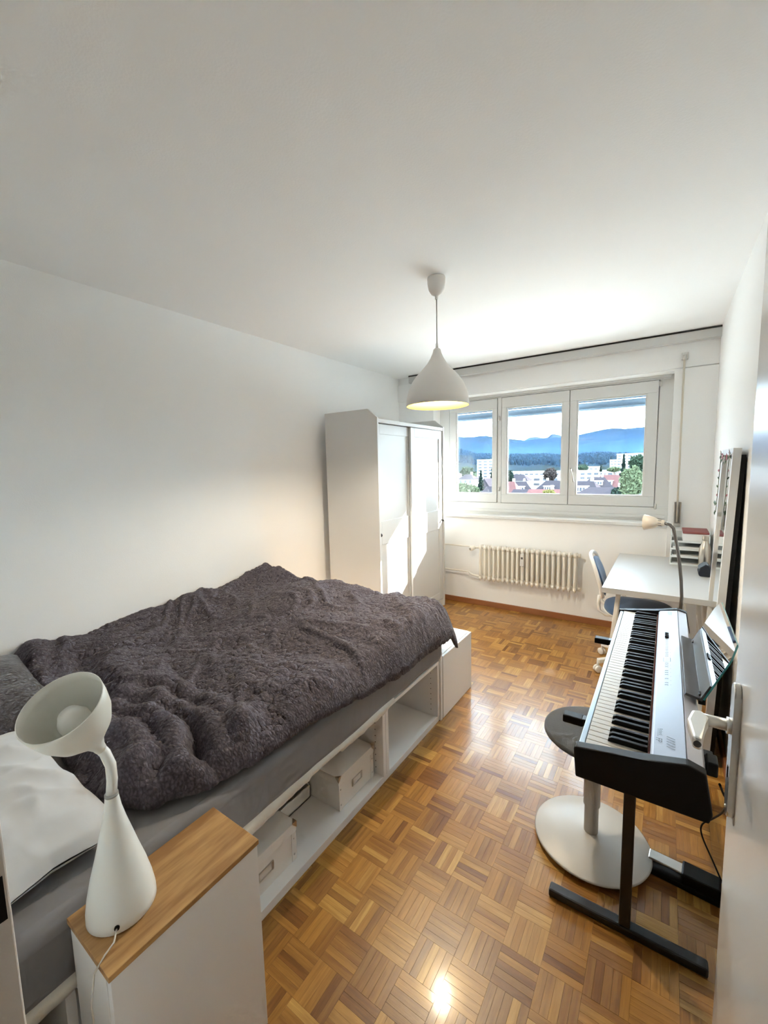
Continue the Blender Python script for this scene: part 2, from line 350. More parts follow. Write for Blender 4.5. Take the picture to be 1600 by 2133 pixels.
# ------------------------------------------------------------------ window
def build_window():
    YF = D + 0.175; YB = D + 0.25           # frame front and back faces
    win = thing('window_1', (-1.05, YF, WZ0), 'white three-part casement window looking over the town', None, kind='structure')
    q = lambda px, py, Y=YF: P(px, py, Y)
    xl, xr = WX0, WX1
    pl = [(-1.965, -1.545), (-1.402, -0.857), (-0.732, -0.172)]     # clear panes
    pz0, pz1 = 1.19, 2.085
    fz0, fz1 = 1.085, 2.19
    fr = B()
    fr.box((xl, YF - 0.01, fz1), (xr, YB, WZ1 + 0.01), 0.003); fr.box((xl, YF - 0.01, WZ0 + 0.02), (xr, YB, fz0 + 0.012), 0.003)
    fr.box((-0.085, YF - 0.01, fz0 + 0.012), (xr, YB, fz1), 0.003); fr.box((xl, YF - 0.01, fz0 + 0.012), (-2.045, YB, fz1), 0.003)
    fr.box((-1.495, YF - 0.01, fz0 + 0.012), (-1.455, YB, fz1), 0.003)
    fr.box((xl, YF - 0.03, fz1 + 0.014), (xr - 0.02, YF - 0.01, WZ1), 0.004)
    fr.box((xl, YF - 0.022, 1.0), (xr - 0.02, YF - 0.01, 1.03), 0.003)
    ya_, yb_ = YF + 0.047, YB
    fr.box((-0.115, ya_, fz0), (xr, yb_, fz1 + 0.01)); fr.box((xl, ya_, fz0), (-2.02, yb_, fz1 + 0.01)); fr.box((-1.52, ya_, fz0), (-1.43, yb_, fz1 + 0.01))
    fr.box((-0.815, ya_, fz0), (-0.775, yb_ - 0.012, fz1 + 0.01)); fr.box((xl, ya_, fz1 - 0.02), (xr, yb_, fz1 + 0.01)); fr.box((xl, ya_, fz0), (xr, yb_, fz0 + 0.035))
    fr.build('frame', FRAMEP, win)
    outer = [(-2.04, -1.500), (-1.450, -0.7975), (-0.7925, -0.09)]
    for n_, ((a, b), (oa, ob)) in enumerate(zip(pl, outer)):
        sb = B(); z0, z1 = fz0 + 0.016, fz1 - 0.004; y0, y1 = YF - 0.018, YF + 0.045
        sb.box((oa, y0, z0), (ob, y1, pz0), 0.003); sb.box((oa, y0, pz1), (ob, y1, z1), 0.003)
        sb.box((oa, y0, pz0), (a, y1, pz1), 0.003); sb.box((b, y0, pz0), (ob, y1, pz1), 0.003)
        sash = sb.build('sash', FRAMEP, win)
        bd = B()
        for u0, u1, v0, v1 in ((a, b, pz0, pz0 + 0.012), (a, b, pz1 - 0.012, pz1), (a, a + 0.012, pz0 + 0.012, pz1 - 0.012), (b - 0.012, b, pz0 + 0.012, pz1 - 0.012)):
            bd.box((u0, y0 + 0.012, v0), (u1, y0 + 0.036, v1), 0.002)
        bd.build('glazing_bead', FRAMEP, sash)
        B().box((a - 0.004, YF + 0.030, pz0 - 0.004), (b + 0.004, YF + 0.034, pz1 + 0.004)).build('pane', GLASS, sash)
        if n_ == 2:
            hb = B(); hx, hz = -0.768, 1.365
            hb.lathe([(0, 0), (0.016, 0), (0.016, 0.007), (0.011, 0.011), (0, 0.011)], (hx, y0, hz + 0.075), (0, -1, 0), 20, sy=1.6)
            hb.tube([(hx, y0 - 0.008, hz + 0.075), (hx, y0 - 0.035, hz + 0.072), (hx + 0.004, y0 - 0.042, hz + 0.06), (hx + 0.028, y0 - 0.04, hz - 0.045)], [0.009, 0.0085, 0.0085, 0.0075], 10)
            hb.build('handle', CHROME, sash)
    for (hx, hz) in ((-0.078, 2.155), (-0.078, 1.105), (-1.474, 1.98), (-1.474, 1.245)):
        B().tube([(hx, YF - 0.026, hz - 0.024), (hx, YF - 0.026, hz + 0.024)], 0.007, 10).box((hx - 0.012, YF - 0.022, hz - 0.02), (hx + 0.012, YF - 0.018, hz + 0.02)).build('hinge', CHROME, win)
    # inner sill
    B().box((WX0, D - 0.035, WZ0 - 0.006), (WX1 - 0.002, YF + 0.01, WZ0 + 0.022), 0.004).build('sill', FRAMEP, win)
    # outer roller shutter, pulled down a little: slats
    SH = mat('shutter_slat', lin((120, 140, 160)), 0.5, 0.0, var=0.03)
    ys = YB + 0.055
    for z0, z1 in ((2.012, 2.070), (2.076, 2.114), (2.118, 2.156), (2.16, 2.20), (2.204, 2.244)):
        b = B(); n = 8
        prof = [(ys + 0.006 * sin(pi * k / n), z0 + (z1 - z0) * k / n) for k in range(n + 1)]
        prof += [(y + 0.008, z) for y, z in reversed(prof)]
        b.prism(prof, 'x', -2.15, 0.0); b.build('shutter_slat', SH, win)
    B().box((-2.15, ys - 0.012, 1.996), (0.0, ys + 0.02, 2.014), 0.002).build('shutter_bottom_bar', SH, win)
    for x in (-2.15, -0.02): B().box((x, ys - 0.02, 1.0), (x + 0.03, ys + 0.03, WZ1), 0.002).build('shutter_guide', SH, win)
    return win
build_window()
# outer face of the house round the window
EXTW = mat('render_facade', (0.62, 0.60, 0.55), 0.9)
eb = B(); ye0, ye1 = D + 0.32, D + 0.36
eb.box((-6, ye0, -16), (4, ye1, WZ0 - 0.03)); eb.box((-6, ye0, WZ1 + 0.03), (4, ye1, 6)); eb.box((-6, ye0, WZ0 - 0.03), (WX0, ye1, WZ1 + 0.03)); eb.box((WX1, ye0, WZ0 - 0.03), (4, ye1, WZ1 + 0.03))
struct(eb.build('wall_facade', EXTW))

# curtain rail under the ceiling
rl = struct(B().box((-2.42, D - 0.085, 2.42), (XR, D - 0.014, 2.486), 0.002).build('trim_1', WHITE))
rl['label'] = 'white curtain rail along the ceiling above the window'
B().box((-2.42, D - 0.088, 2.487), (XR, D - 0.02, 2.4985)).build('rail_shadow_gap', BLACKM, rl)  # black strip standing in for the shadow between rail and ceiling

# shutter crank on the pier
ck = thing('shutter_crank', (0.075, D - 0.05, 0.95), 'thin beige shutter crank rod clipped to the wall beside the window', 'crank rod')
CRK = mat('crank_beige', (0.62, 0.57, 0.48), 0.4)
B().tube([(0.074, D - 0.05, 2.315), (0.078, D - 0.055, 1.0)], 0.0075, 10).build('rod', CRK, ck)
B().box((0.055, D - 0.045, 2.29), (0.098, D - 0.014, 2.345), 0.004).tube([(0.0765, D - 0.052, 2.285), (0.0765, D - 0.052, 2.325)], 0.012, 12).build('bracket', CHROME, ck)
B().box((0.055, D - 0.06, 0.985), (0.062, D - 0.028, 1.165), 0.002).box((0.097, D - 0.06, 0.985), (0.104, D - 0.028, 1.165), 0.002).box((0.055, D - 0.034, 0.965), (0.104, D - 0.028, 1.165), 0.002).box((0.055, D - 0.06, 0.965), (0.104, D - 0.028, 0.992), 0.002).build('clip', mat('clip_grey', (0.42, 0.40, 0.37), 0.4), ck)

# ------------------------------------------------------------------ radiator
def build_radiator():
    x0, x1, y, z0, z1 = -1.59, -0.64, D - 0.105, 0.315, 0.685
    n = 20; pitch = (x1 - x0) / n
    t = thing('radiator', ((x0 + x1) / 2, y, z0), 'cream column radiator hung on the wall under the window', 'radiator')
    b = B()
    for yy in (-0.032, 0.032):
        b.tube([(0, yy, z0 + 0.03), (0, yy * 1.0, z0 + 0.06), (0, yy, z1 - 0.06), (0, yy, z1 - 0.03)], [0.0125, 0.0135, 0.0135, 0.0125], 8)
    for zz, s in ((z1 - 0.028, 1), (z0 + 0.028, -1)):
        prof = [(0.0, -0.016)] + [(0.024 * sqrt(max(0, 1 - (k / 4 - 1) ** 2)) + 0.002, -0.016 + 0.032 * k / 8) for k in range(1, 8)] + [(0.0, 0.016)]
        for yy in (-0.030, 0.030): b.lathe([(r_ * 0.9, h_) for r_, h_ in prof], (0, yy, zz), (1, 0, 0), 10)
        b.box((-0.011, -0.03, zz - 0.017), (0.011, 0.03, zz + 0.017), 0.005)
        b.tube([(-pitch / 2, 0, zz), (pitch / 2, 0, zz)], 0.0165, 10)
        b.tube([(0, -0.034, zz), (0, -0.032, zz + s * 0.028)], [0.012, 0.008], 8)
    me = b.mesh('section', RADP)
    for k in range(n):
        o = link('section', me, t, True); o.location = (x0 + pitch * (k + 0.5) - (x0 + x1) / 2, 0, -z0)
    B().tube([(x1, y, z1 - 0.028), (x1 + 0.018, y, z1 - 0.028)], 0.02, 10).build('end_plug', RADP, t)
    B().tube([(x1, y, z0 + 0.028), (x1 + 0.02, y, z0 + 0.028)], 0.018, 10).build('end_plug', RADP, t)
    vz = z1 - 0.04
    v = B(); v.lathe([(0, 0), (0.022, 0), (0.024, 0.01), (0.024, 0.045), (0.018, 0.055), (0, 0.055)], (x0 - 0.055, y - 0.01, vz), (-0.35, -0.94, -0.1), 16)
    v.tube([(x0 - 0.065, y, vz), (x0 + 0.01, y, vz + 0.008)], 0.012, 10)
    vo = v.build('valve', RADP, t)
    B().lathe([(0, 0), (0.014, 0), (0.014, 0.002), (0, 0.002)], Vector((x0 - 0.055, y - 0.01, vz)) + Vector((-0.35, -0.94, -0.1)).normalized() * 0.055, (-0.35, -0.94, -0.1), 16).build('valve_cap', mat('valve_grey', (0.35, 0.34, 0.31), 0.4), vo)
    B().tube([(-2.5, y + 0.02, vz + 0.008), (x0 - 0.10, y + 0.02, vz + 0.004), (x0 - 0.065, y, vz)], 0.008, 8).build('supply_pipe', RADP, t)
    lz = z0 + 0.03
    B().tube([(-2.5, y + 0.02, lz + 0.035), (x0 - 0.13, y + 0.02, lz + 0.03), (x0 - 0.09, y + 0.01, lz + 0.015)], 0.008, 8).tube([(x0 - 0.11, y + 0.01, lz + 0.02), (x0 - 0.07, y + 0.005, lz + 0.006), (x0, y, lz)], [0.014, 0.012, 0.015], 8).build('return_pipe', RADP, t)
    mx = x0 + 0.455
    B().box((mx - 0.018, y - 0.062, z1 - 0.17), (mx + 0.018, y - 0.044, z1 - 0.05), 0.004).build('heat_meter', WHITE, t)
    B().box((mx - 0.009, y - 0.0635, z1 - 0.10), (mx + 0.009, y - 0.061, z1 - 0.08)).build('meter_display', DARKGREY, t)
    for xx in (x0 + 0.12, x1 - 0.12): B().box((xx - 0.008, y + 0.03, z1 - 0.09), (xx + 0.008, D, z1 - 0.06), 0.002).build('wall_bracket', RADP, t)
build_radiator()

# ------------------------------------------------------------------ wardrobe
def build_wardrobe():
    xb, xf, ya, yb, zt = -2.50, -1.945, 2.80, 4.015, 1.975
    t = thing('wardrobe', ((xb + xf) / 2, (ya + yb) / 2, 0), 'tall white wardrobe with two sliding panelled doors in the corner', 'wardrobe')
    side = [(xb, 0), (xf, 0), (xf, 1.900), (xf - 0.095, zt), (xb, zt)]
    for y in (ya, yb - 0.02):
        B().prism(side, 'y', y, y + 0.02, 0.0015).build('side_panel', WHITE, t)
    B().box((xb, ya + 0.02, 0), (xb + 0.012, yb - 0.02, zt - 0.01)).build('back_panel', WHITE, t)
    B().box((xb + 0.012, ya + 0.02, 1.865), (xf - 0.02, yb - 0.02, 1.885), 0.001).build('top_board', WHITE, t)
    B().box((xf - 0.022, ya + 0.02, 1.862), (xf - 0.004, yb - 0.02, 1.892), 0.001).build('top_rail', WHITE, t)
    B().box((xf - 0.03, ya + 0.02, 0), (xf - 0.012, yb - 0.02, 0.075), 0.001).build('plinth', WHITE, t)
    B().box((xb + 0.012, ya + 0.02, 0.075), (xf - 0.07, yb - 0.02, 0.093)).build('bottom_board', WHITE, t)
    for nm, (y0, y1, xfr, ky) in enumerate(((ya + 0.023, 3.42, xf - 0.040, ya + 0.05), (3.355, yb - 0.024, xf - 0.014, yb - 0.05))):
        z0, z1 = 0.082, 1.858; st = 0.068; th = 0.020
        rails = [(z0, z0 + 0.075), (0.845, 1.045), (1.775, z1)]
        b = B()
        b.box((xfr - th, y0, z0), (xfr, y0 + st, z1), 0.002); b.box((xfr - th, y1 - st, z0), (xfr, y1, z1), 0.002)
        for a, c in rails: b.box((xfr - th, y0 + st, a), (xfr, y1 - st, c), 0.002)
        dr = b.build('door', WHITE, t)
        for a, c in ((rails[0][1], rails[1][0]), (rails[1][1], rails[2][0])):
            B().box((xfr - th + 0.002, y0 + st - 0.004, a - 0.004), (xfr - 0.009, y1 - st + 0.004, c + 0.004)).build('door_panel', WHITE, dr)
        B().lathe([(0, 0), (0.007, 0), (0.006, 0.010), (0.013, 0.016), (0.015, 0.022), (0.011, 0.028), (0, 0.030)], (xfr, ky, 0.935), (1, 0, 0), 16).build('knob', DARK, dr)
build_wardrobe()

# ------------------------------------------------------------------ bed: storage base, end box, mattress
XB = -1.06                     # front plane of the bed base
def build_base():
    xb = XB - 0.56; ya, yb = 0.26, 2.10; zt = 0.372
    t = thing('bed_base', ((XB + xb) / 2, (ya + yb) / 2, 0), 'white open storage unit that carries the bed', 'bed base')
    B().box((xb, ya, 0), (XB - 0.004, yb, 0.034), 0.001).build('bottom_board', WHITEM, t)
    B().box((xb, ya, zt - 0.018), (XB, yb, zt), 0.001).build('top_board', WHITEM, t)
    for y0, y1 in ((ya, ya + 0.02), (1.512, 1.535), (1.537, 1.56), (2.08, 2.10)):
        pn = B().box((xb, y0, 0.034), (XB, y1, zt - 0.018), 0.001).build('upright_panel', WHITEM, t)
    for y, s in ((1.512, -1), (2.08, -1)):
        hb = B()
        for x in (XB - 0.045, XB - 0.42):
            for k in range(9): hb.lathe([(0, 0), (0.0025, 0), (0.0025, 0.0006), (0, 0.0006)], (x, y, 0.07 + k * 0.032), (0, s, 0), 8)
        hb.build('peg_holes', DARK, t)['kind'] = 'stuff'
    B().box((xb - 0.008, ya, 0), (xb, yb, zt)).build('back_panel', WHITEM, t)
    e = thing('end_panel', (XB - 0.3, 2.12, 0), 'narrow upright white board between the bed base and the low box', 'board')
    B().box((XB - 0.55, 2.106, 0), (XB + 0.008, 2.126, 0.418), 0.001).build('board', WHITEM, e)
    bx = thing('storage_box', (XB - 0.3, 2.35, 0), 'low closed white cabinet at the foot of the bed', 'cabinet')
    x0, x1, y0, y1, z1 = XB - 0.59, XB + 0.010, 2.132, 2.563, 0.390
    B().box((x0, y0, 0), (x1 - 0.018, y1, z1), 0.0015).build('body', WHITEM, bx)
    B().box((x1 - 0.016, y0 + 0.002, 0.003), (x1, y1 - 0.001, z1 - 0.002), 0.0015).build('front_panel', WHITEM, bx)
    # far half of the base, against the wall
    B().box((XL + 0.03, ya, 0), (xb - 0.03, 2.10, zt), 0.002).build('rear_unit', WHITEM, t)
build_base()

SHEET = mat('grey_jersey', lin((122, 120, 122)), 0.9, bump=0.25, bscale=14, var=0.06, vscale=6, sheen=0.2)
def build_mattress():
    x0, x1, y0, y1, z0, z1 = XL + 0.005, XB + 0.012, 0.135, 2.135, 0.374, 0.548
    n = 90; rows = []
    me_v = []; bm = bmesh.new()
    t = thing('mattress', ((x0 + x1) / 2, (y0 + y1) / 2, z0), 'thick mattress in a dark grey fitted sheet', 'mattress')
    b = B().box((x0, y0, z0), (x1, y1, z1), 0.035, seg=4, smooth=True)
    bmesh.ops.subdivide_edges(b.bm, edges=[e for e in b.bm.edges if e.calc_length() > 0.5], cuts=40, use_grid_fill=True)
    for v in b.bm.verts:
        k = noise.noise(v.co * 5.0) * 0.004 + noise.noise(v.co * 14) * 0.002
        if v.co.x > x1 - 0.04: v.co.x += k
    b.build('sheet_cover', SHEET, t)
    # pale satin hem of the sheet hanging over the top edge of the base
    HEM = mat('satin_hem', (0.62, 0.58, 0.50), 0.32, bump=0.35, bscale=60, var=0.08, sheen=0.3)
    hv = []; hf = []; m = 160
    for i in range(m + 1):
        y = 0.16 + (1.60 - 0.16) * i / m
        fade = min(1.0, max(0.0, (1.60 - y) / 0.12))
        drop = (0.026 + 0.018 * noise.noise(Vector((y * 5, 1.3, 0))) + 0.006 * noise.noise(Vector((y * 30, 2, 0)))) * fade
        if 1.02 < y < 1.2: drop *= 0.45
        for k, (u, dz) in enumerate(((0.0, 0.018), (0.012, 0.008), (0.014, -0.4), (0.008, -1.0), (-0.004, -0.98))):
            zz = 0.378 + (dz if dz > 0 else dz * max(drop, 0.002))
            hv.append((XB + 0.004 + u + 0.004 * noise.noise(Vector((y * 12, k, 0))), y, zz))
    for i in range(m):
        for k in range(4): a = i * 5 + k; hf.append((a, a + 1, a + 6, a + 5))
    me = bpy.data.meshes.new('sheet_hem'); me.from_pydata(hv, [], hf); me.materials.append(HEM)
    for p in me.polygons: p.use_smooth = True
    link('sheet_hem', me, t)
build_mattress()

# ------------------------------------------------------------------ duvet and pillows
def fabric(name, col, col2, rough=0.9, bscale=90.0, bstr=0.5, stretch=(1, 1, 1), sheen=0.3):
    m = bpy.data.materials.new(name); m.use_nodes = True; n = m.node_tree; b = n.nodes['Principled BSDF']
    t = n.nodes.new('ShaderNodeTexCoord'); mpn = n.nodes.new('ShaderNodeMapping'); mpn.inputs['Scale'].default_value = stretch
    n.links.new(t.outputs['Object'], mpn.inputs['Vector'])
    a = n.nodes.new('ShaderNodeTexNoise'); a.inputs['Scale'].default_value = bscale; a.inputs['Detail'].default_value = 1; a.inputs['Distortion'].default_value = 0.8
    v = n.nodes.new('ShaderNodeTexVoronoi'); v.inputs['Scale'].default_value = bscale * 0.9; v.feature = 'DISTANCE_TO_EDGE'
    n.links.new(mpn.outputs[0], a.inputs['Vector']); n.links.new(mpn.outputs[0], v.inputs['Vector'])
    ad = n.nodes.new('ShaderNodeMath'); ad.operation = 'ADD'; n.links.new(a.outputs['Fac'], ad.inputs[0]); n.links.new(v.outputs['Distance'], ad.inputs[1])
    cr_ = n.nodes.new('ShaderNodeValToRGB'); cr_.color_ramp.elements[0].position = 0.45; cr_.color_ramp.elements[1].position = 1.05
    cr_.color_ramp.elements[0].color = (*col, 1); cr_.color_ramp.elements[1].color = (*col2, 1)
    n.links.new(ad.outputs[0], cr_.inputs['Fac']); n.links.new(cr_.outputs[0], b.inputs['Base Color'])
    bp = n.nodes.new('ShaderNodeBump'); bp.inputs['Strength'].default_value = bstr; bp.inputs['Distance'].default_value = 0.012
    n.links.new(ad.outputs[0], bp.inputs['Height']); n.links.new(bp.outputs[0], b.inputs['Normal'])
    b.inputs['Roughness'].default_value = rough; b.inputs['Sheen Weight'].default_value = sheen; b.inputs['Specular IOR Level'].default_value = 0.2
    return m
CREPE = fabric('charcoal_crepe', (0.066, 0.058, 0.072), (0.132, 0.118, 0.142), bscale=70, bstr=0.3, stretch=(1.0, 1.5, 1), sheen=0.08)

def interp(tab, x):
    if x <= tab[0][0]: return tab[0][1]
    for (a, fa), (b, fb) in zip(tab, tab[1:]):
        if x <= b:
            u = (x - a) / (b - a); u = u * u * (3 - 2 * u); return fa + (fb - fa) * u
    return tab[-1][1]
def sstep(a, b, x):
    u = min(1, max(0, (x - a) / (b - a))); return u * u * (3 - 2 * u)

def build_duvet():
    MT = 0.549
    front = [(0.40, -1.30), (0.46, -1.26), (0.54, -1.15), (0.66, -1.085), (0.9, -1.055), (1.3, -1.035), (1.8, -1.02), (2.2, -1.005)]
    nearb = [(-2.6, 0.50), (-2.2, 0.50), (-1.8, 0.50), (-1.55, 0.47), (-1.40, 0.42), (-1.27, 0.40), (-1.0, 0.40)]
    thick = [(0.40, 0.055), (0.7, 0.075), (1.2, 0.085), (1.7, 0.11), (2.1, 0.135), (2.25, 0.135)]
    nu, nv = 400, 400
    V = []; Fc = []
    for j in range(nv + 1):
        for i in range(nu + 1):
            u, v = i / nu, j / nv
            # cluster rows at the borders
            x = XL + 0.012 + (-1.0 - XL) * u
            yn = interp(nearb, x)
            y = yn + (2.215 - yn) * v
            xf = interp(front, y) + 0.010 * noise.noise(Vector((y * 6, 0.3, 4))) + 0.004 * noise.noise(Vector((y * 19, 0.3, 7)))
            x = XL + 0.012 + (xf - XL - 0.012) * u
            yn = interp(nearb, x); y = yn + (2.215 + 0.02 * noise.noise(Vector((x * 5, 3, 1))) - yn) * v
            p = Vector((x, y, 0))
            th = interp(thick, y)
            df = xf - x; dn = y - yn; dk = 2.215 - y
            edge = min(1, sqrt(max(0, 1 - (1 - min(1, df / 0.085)) ** 2))) * min(1, sqrt(max(0, 1 - (1 - min(1, dn / 0.07)) ** 2))) 
            z = MT + 0.012 + th * (0.12 + 0.88 * edge)
            # big forms
            z += 0.075 * exp(-(((x + 1.78) / 0.30) ** 2 + ((y - 1.72) / 0.26) ** 2)) * edge
            z += 0.035 * exp(-(((x + 1.45) / 0.30) ** 2 + ((y - 1.35) / 0.35) ** 2)) * edge
            z -= 0.035 * exp(-(((x + 2.15) / 0.20) ** 2 + ((y - 1.35) / 0.55) ** 2))
            z += 0.060 * exp(-(((x + 2.46) / 0.10) ** 2 + ((y - 2.13) / 0.10) ** 2))
            z += 0.030 * exp(-(((x + 2.56) / 0.06) ** 2 + ((y - 1.9) / 0.4) ** 2))
            z += 0.040 * exp(-(((x + 2.0) / 0.35) ** 2 + ((y - 0.75) / 0.20) ** 2)) * edge
            # medium folds
            wv = Vector((x * 1.0 + 0.25 * noise.noise(p * 2.3), y + 0.22 * noise.noise(p * 2.1 + Vector((5, 2, 0))), 0))
            a = noise.noise(Vector((wv.x * 2.4 + wv.y * 1.6, wv.y * 5.5 - wv.x * 3.0, 0.5)))
            z += 0.028 * a * edge
            rd = 1 - abs(noise.noise(Vector((wv.x * 3.2 - wv.y * 1.2, wv.y * 4.6 + wv.x * 3.4, 3.1)))) * 2
            z += 0.020 * max(0, rd) ** 3 * edge
            # strong gathered folds near the pillow end
            k = sstep(1.05, 0.55, y)
            ang = y * 17 + x * 6.5 + 2.2 * noise.noise(p * 3.0)
            z += k * (0.030 * sin(ang) + 0.014 * sin(ang * 2.3 + 1.0)) * edge
            k2 = sstep(-1.45, -1.15, x) * sstep(1.5, 0.6, y)
            z += k2 * 0.018 * sin(x * 42 + y * 9 + 3 * noise.noise(p * 4)) * edge
            # gathers along the foot corner
            k3 = sstep(1.75, 2.15, y)
            z += k3 * 0.010 * sin(x * 26 + 2.5 * noise.noise(p * 4)) * edge
            # arcs of folds sweeping round the corner by the pillow
            rr = sqrt((x + 1.40) ** 2 * 0.8 + (y - 0.40) ** 2)
            ka = sstep(0.10, 0.20, rr) * sstep(0.62, 0.34, rr)
            z += ka * 0.011 * sin(rr * 72 + 3.0 * noise.noise(p * 3.1 + Vector((2, 8, 0)))) * edge
            # crinkled weave
            cw = Vector((x + 0.012 * noise.noise(p * 30), y + 0.012 * noise.noise(p * 30 + Vector((7, 3, 1))), 0))
            z += 0.0052 * (abs(noise.noise(Vector((cw.x * 46, cw.y * 34, 6)))) * 2 - 0.45)
            # small crinkle
            z += 0.0035 * noise.noise(Vector((x * 26, y * 17, 1))) + 0.002 * noise.noise(Vector((x * 60, y * 38, 2)))
            # the rim droops over the mattress edges
            over = sstep(XB - 0.05, XB + 0.06, x)
            z -= over * 0.065 * sstep(1.0, 1.5, y)
            ov2 = sstep(2.13, 2.215, y)
            z -= ov2 * 0.050
            z -= ov2 * over * 0.04
            if dn < 0.02: z -= (0.02 - dn) * 0.8
            zmin = MT + 0.004 if (x < XB - 0.01 and y < 2.12) else 0.0
            if zmin: z = max(z, zmin)
            V.append((x, y, z))
    for j in range(nv):
        for i in range(nu):
            a = j * (nu + 1) + i; Fc.append((a, a + 1, a + nu + 2, a + nu + 1))
    me = bpy.data.meshes.new('duvet'); me.from_pydata(V, [], Fc); me.materials.append(CREPE)
    for p in me.polygons: p.use_smooth = True
    o = link('duvet', me); tag(o, 'rumpled charcoal crinkle duvet spread over the bed', 'duvet')
    md = o.modifiers.new('thickness', 'SOLIDIFY'); md.thickness = 0.014; md.offset = 1.0
build_duvet()

def pillow(name, c, hx, hy, ht, rz, tilt, m, label, amp=0.012, seed=0):
    n = 56; V = []; Fc = []
    R = Matrix.Rotation(rz, 3, 'Z') @ Matrix.Rotation(tilt[0], 3, 'X') @ Matrix.Rotation(tilt[1], 3, 'Y')
    for side in (1, -1):
        for j in range(n + 1):
            for i in range(n + 1):
                u, v = -1 + 2 * i / n, -1 + 2 * j / n
                e = max(0.0, (1 - abs(u) ** 2.6)) ** 0.5 * max(0.0, (1 - abs(v) ** 2.6)) ** 0.5
                pin = 1 - 0.07 * (1 - abs(v)) ** 1 * abs(u) ** 4 ; pin2 = 1 - 0.07 * (1 - abs(u)) * abs(v) ** 4
                x, y = u * hx * pin, v * hy * pin2
                q = Vector((x * 7 + seed, y * 7, side))
                wr = amp * (noise.noise(q) + 0.6 * (1 - 2 * abs(noise.noise(q * 1.7)))) * (0.25 + 0.75 * e)
                z = side * (ht * e + (wr if side > 0 else 0))
                if side < 0: z *= 0.55
                p = R @ Vector((x, y, z)); V.append((p.x + c[0], p.y + c[1], p.z + c[2]))
    N = (n + 1) ** 2
    for j in range(n):
        for i in range(n):
            a = j * (n + 1) + i
            Fc.append((a, a + 1, a + n + 2, a + n + 1)); Fc.append((N + a, N + a + n + 1, N + a + n + 2, N + a + 1))
    bm = bmesh.new(); me = bpy.data.meshes.new(name); me.from_pydata(V, [], Fc); bm.from_mesh(me)
    bmesh.ops.remove_doubles(bm, verts=bm.verts, dist=1e-5); bmesh.ops.recalc_face_normals(bm, faces=bm.faces)
    for f in bm.faces: f.smooth = True
    bm.to_mesh(me); bm.free(); me.materials.append(m)
    return tag(link(name, me), label, 'pillow')
COTTON = mat('white_cotton', lin((190, 190, 190)), 0.85, bump=0.18, bscale=26, var=0.03, sheen=0.2)
pillow('pillow', (-1.455, 0.275, 0.612), 0.34, 0.150, 0.080, radians(2), (0.0, 0.06), COTTON, 'plain white pillow at the near end of the bed', 0.022, 3)
DARKC = fabric('charcoal_pillowcase', (0.055, 0.050, 0.055), (0.085, 0.078, 0.084), bscale=60, bstr=0.35)
pillow('pillow', (-2.10, 0.345, 0.640), 0.36, 0.215, 0.095, radians(-3), (0.1, 0.05), DARKC, 'charcoal pillow lying beside the wall at the head end', 0.012, 9)

# ------------------------------------------------------------------ pendant lamp
def build_pendant():
    c = (-1.065, 2.12)
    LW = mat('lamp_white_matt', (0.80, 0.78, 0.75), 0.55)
    LI = mat('lamp_inside_yellow_glow', (0.22, 0.15, 0.016), 0.6)  # yellow of the lamplight put into the lining colour
    t = thing('pendant_lamp', (c[0], c[1], H), 'white onion-shaped pendant lamp, lit, hanging from the ceiling', 'pendant lamp')
    B().lathe([(0, 0), (0.047, 0), (0.049, -0.006), (0.048, -0.03), (0.042, -0.062), (0.028, -0.085), (0.010, -0.094), (0.008, -0.096), (0.008, -0.112), (0, -0.112)], (c[0], c[1], H), (0, 0, 1), 32).build('ceiling_cup', LW, t)
    B().tube([(c[0], c[1], H - 0.10), (c[0], c[1], 2.14)], 0.0032, 8).build('cord', mat('cord_grey', (0.45, 0.44, 0.42), 0.5), t)
    zt = 2.135
    prof = [(0.012, zt), (0.019, zt - 0.006), (0.024, zt - 0.025), (0.036, zt - 0.052), (0.055, zt - 0.082), (0.084, zt - 0.115), (0.115, zt - 0.147), (0.140, zt - 0.182), (0.158, zt - 0.222), (0.168, zt - 0.262), (0.1725, zt - 0.305)]
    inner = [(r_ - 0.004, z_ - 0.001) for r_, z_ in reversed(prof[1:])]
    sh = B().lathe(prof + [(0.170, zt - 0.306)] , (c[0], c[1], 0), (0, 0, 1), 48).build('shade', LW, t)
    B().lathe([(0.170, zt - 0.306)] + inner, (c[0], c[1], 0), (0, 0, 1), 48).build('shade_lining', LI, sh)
    B().tube([(c[0], c[1], zt - 0.005), (c[0], c[1], zt + 0.025)], [0.009, 0.006], 10).build('cord_grip', LW, t)
    bz = zt - 0.165
    B().tube([(c[0], c[1], zt - 0.03), (c[0], c[1], bz + 0.045)], 0.018, 16).build('socket', LW, t)
    bulb = [(0, 0.05), (0.014, 0.05), (0.016, 0.035)] + [(0.030 * sin(pi * k / 10 + 0.5) if k < 9 else 0.0, 0.026 * cos(pi * k / 10 + 0.5) - 0.0) for k in range(0, 10)]
    BM = mat('bulb_lit', (1, 0.9, 0.7), 0.5, emit=(1.0, 0.72, 0.34), estr=25.0)
    B().lathe(bulb, (c[0], c[1], bz), (0, 0, 1), 20).build('bulb', BM, t)
    l = bpy.data.lights.new('pendant_light', 'POINT'); l.energy = LAMP_W; l.color = (1.0, 0.90, 0.74); l.shadow_soft_size = 0.03
    lo = bpy.data.objects.new('pendant_light', l); COL.objects.link(lo); lo.location = (c[0], c[1], bz - 0.075)
build_pendant()

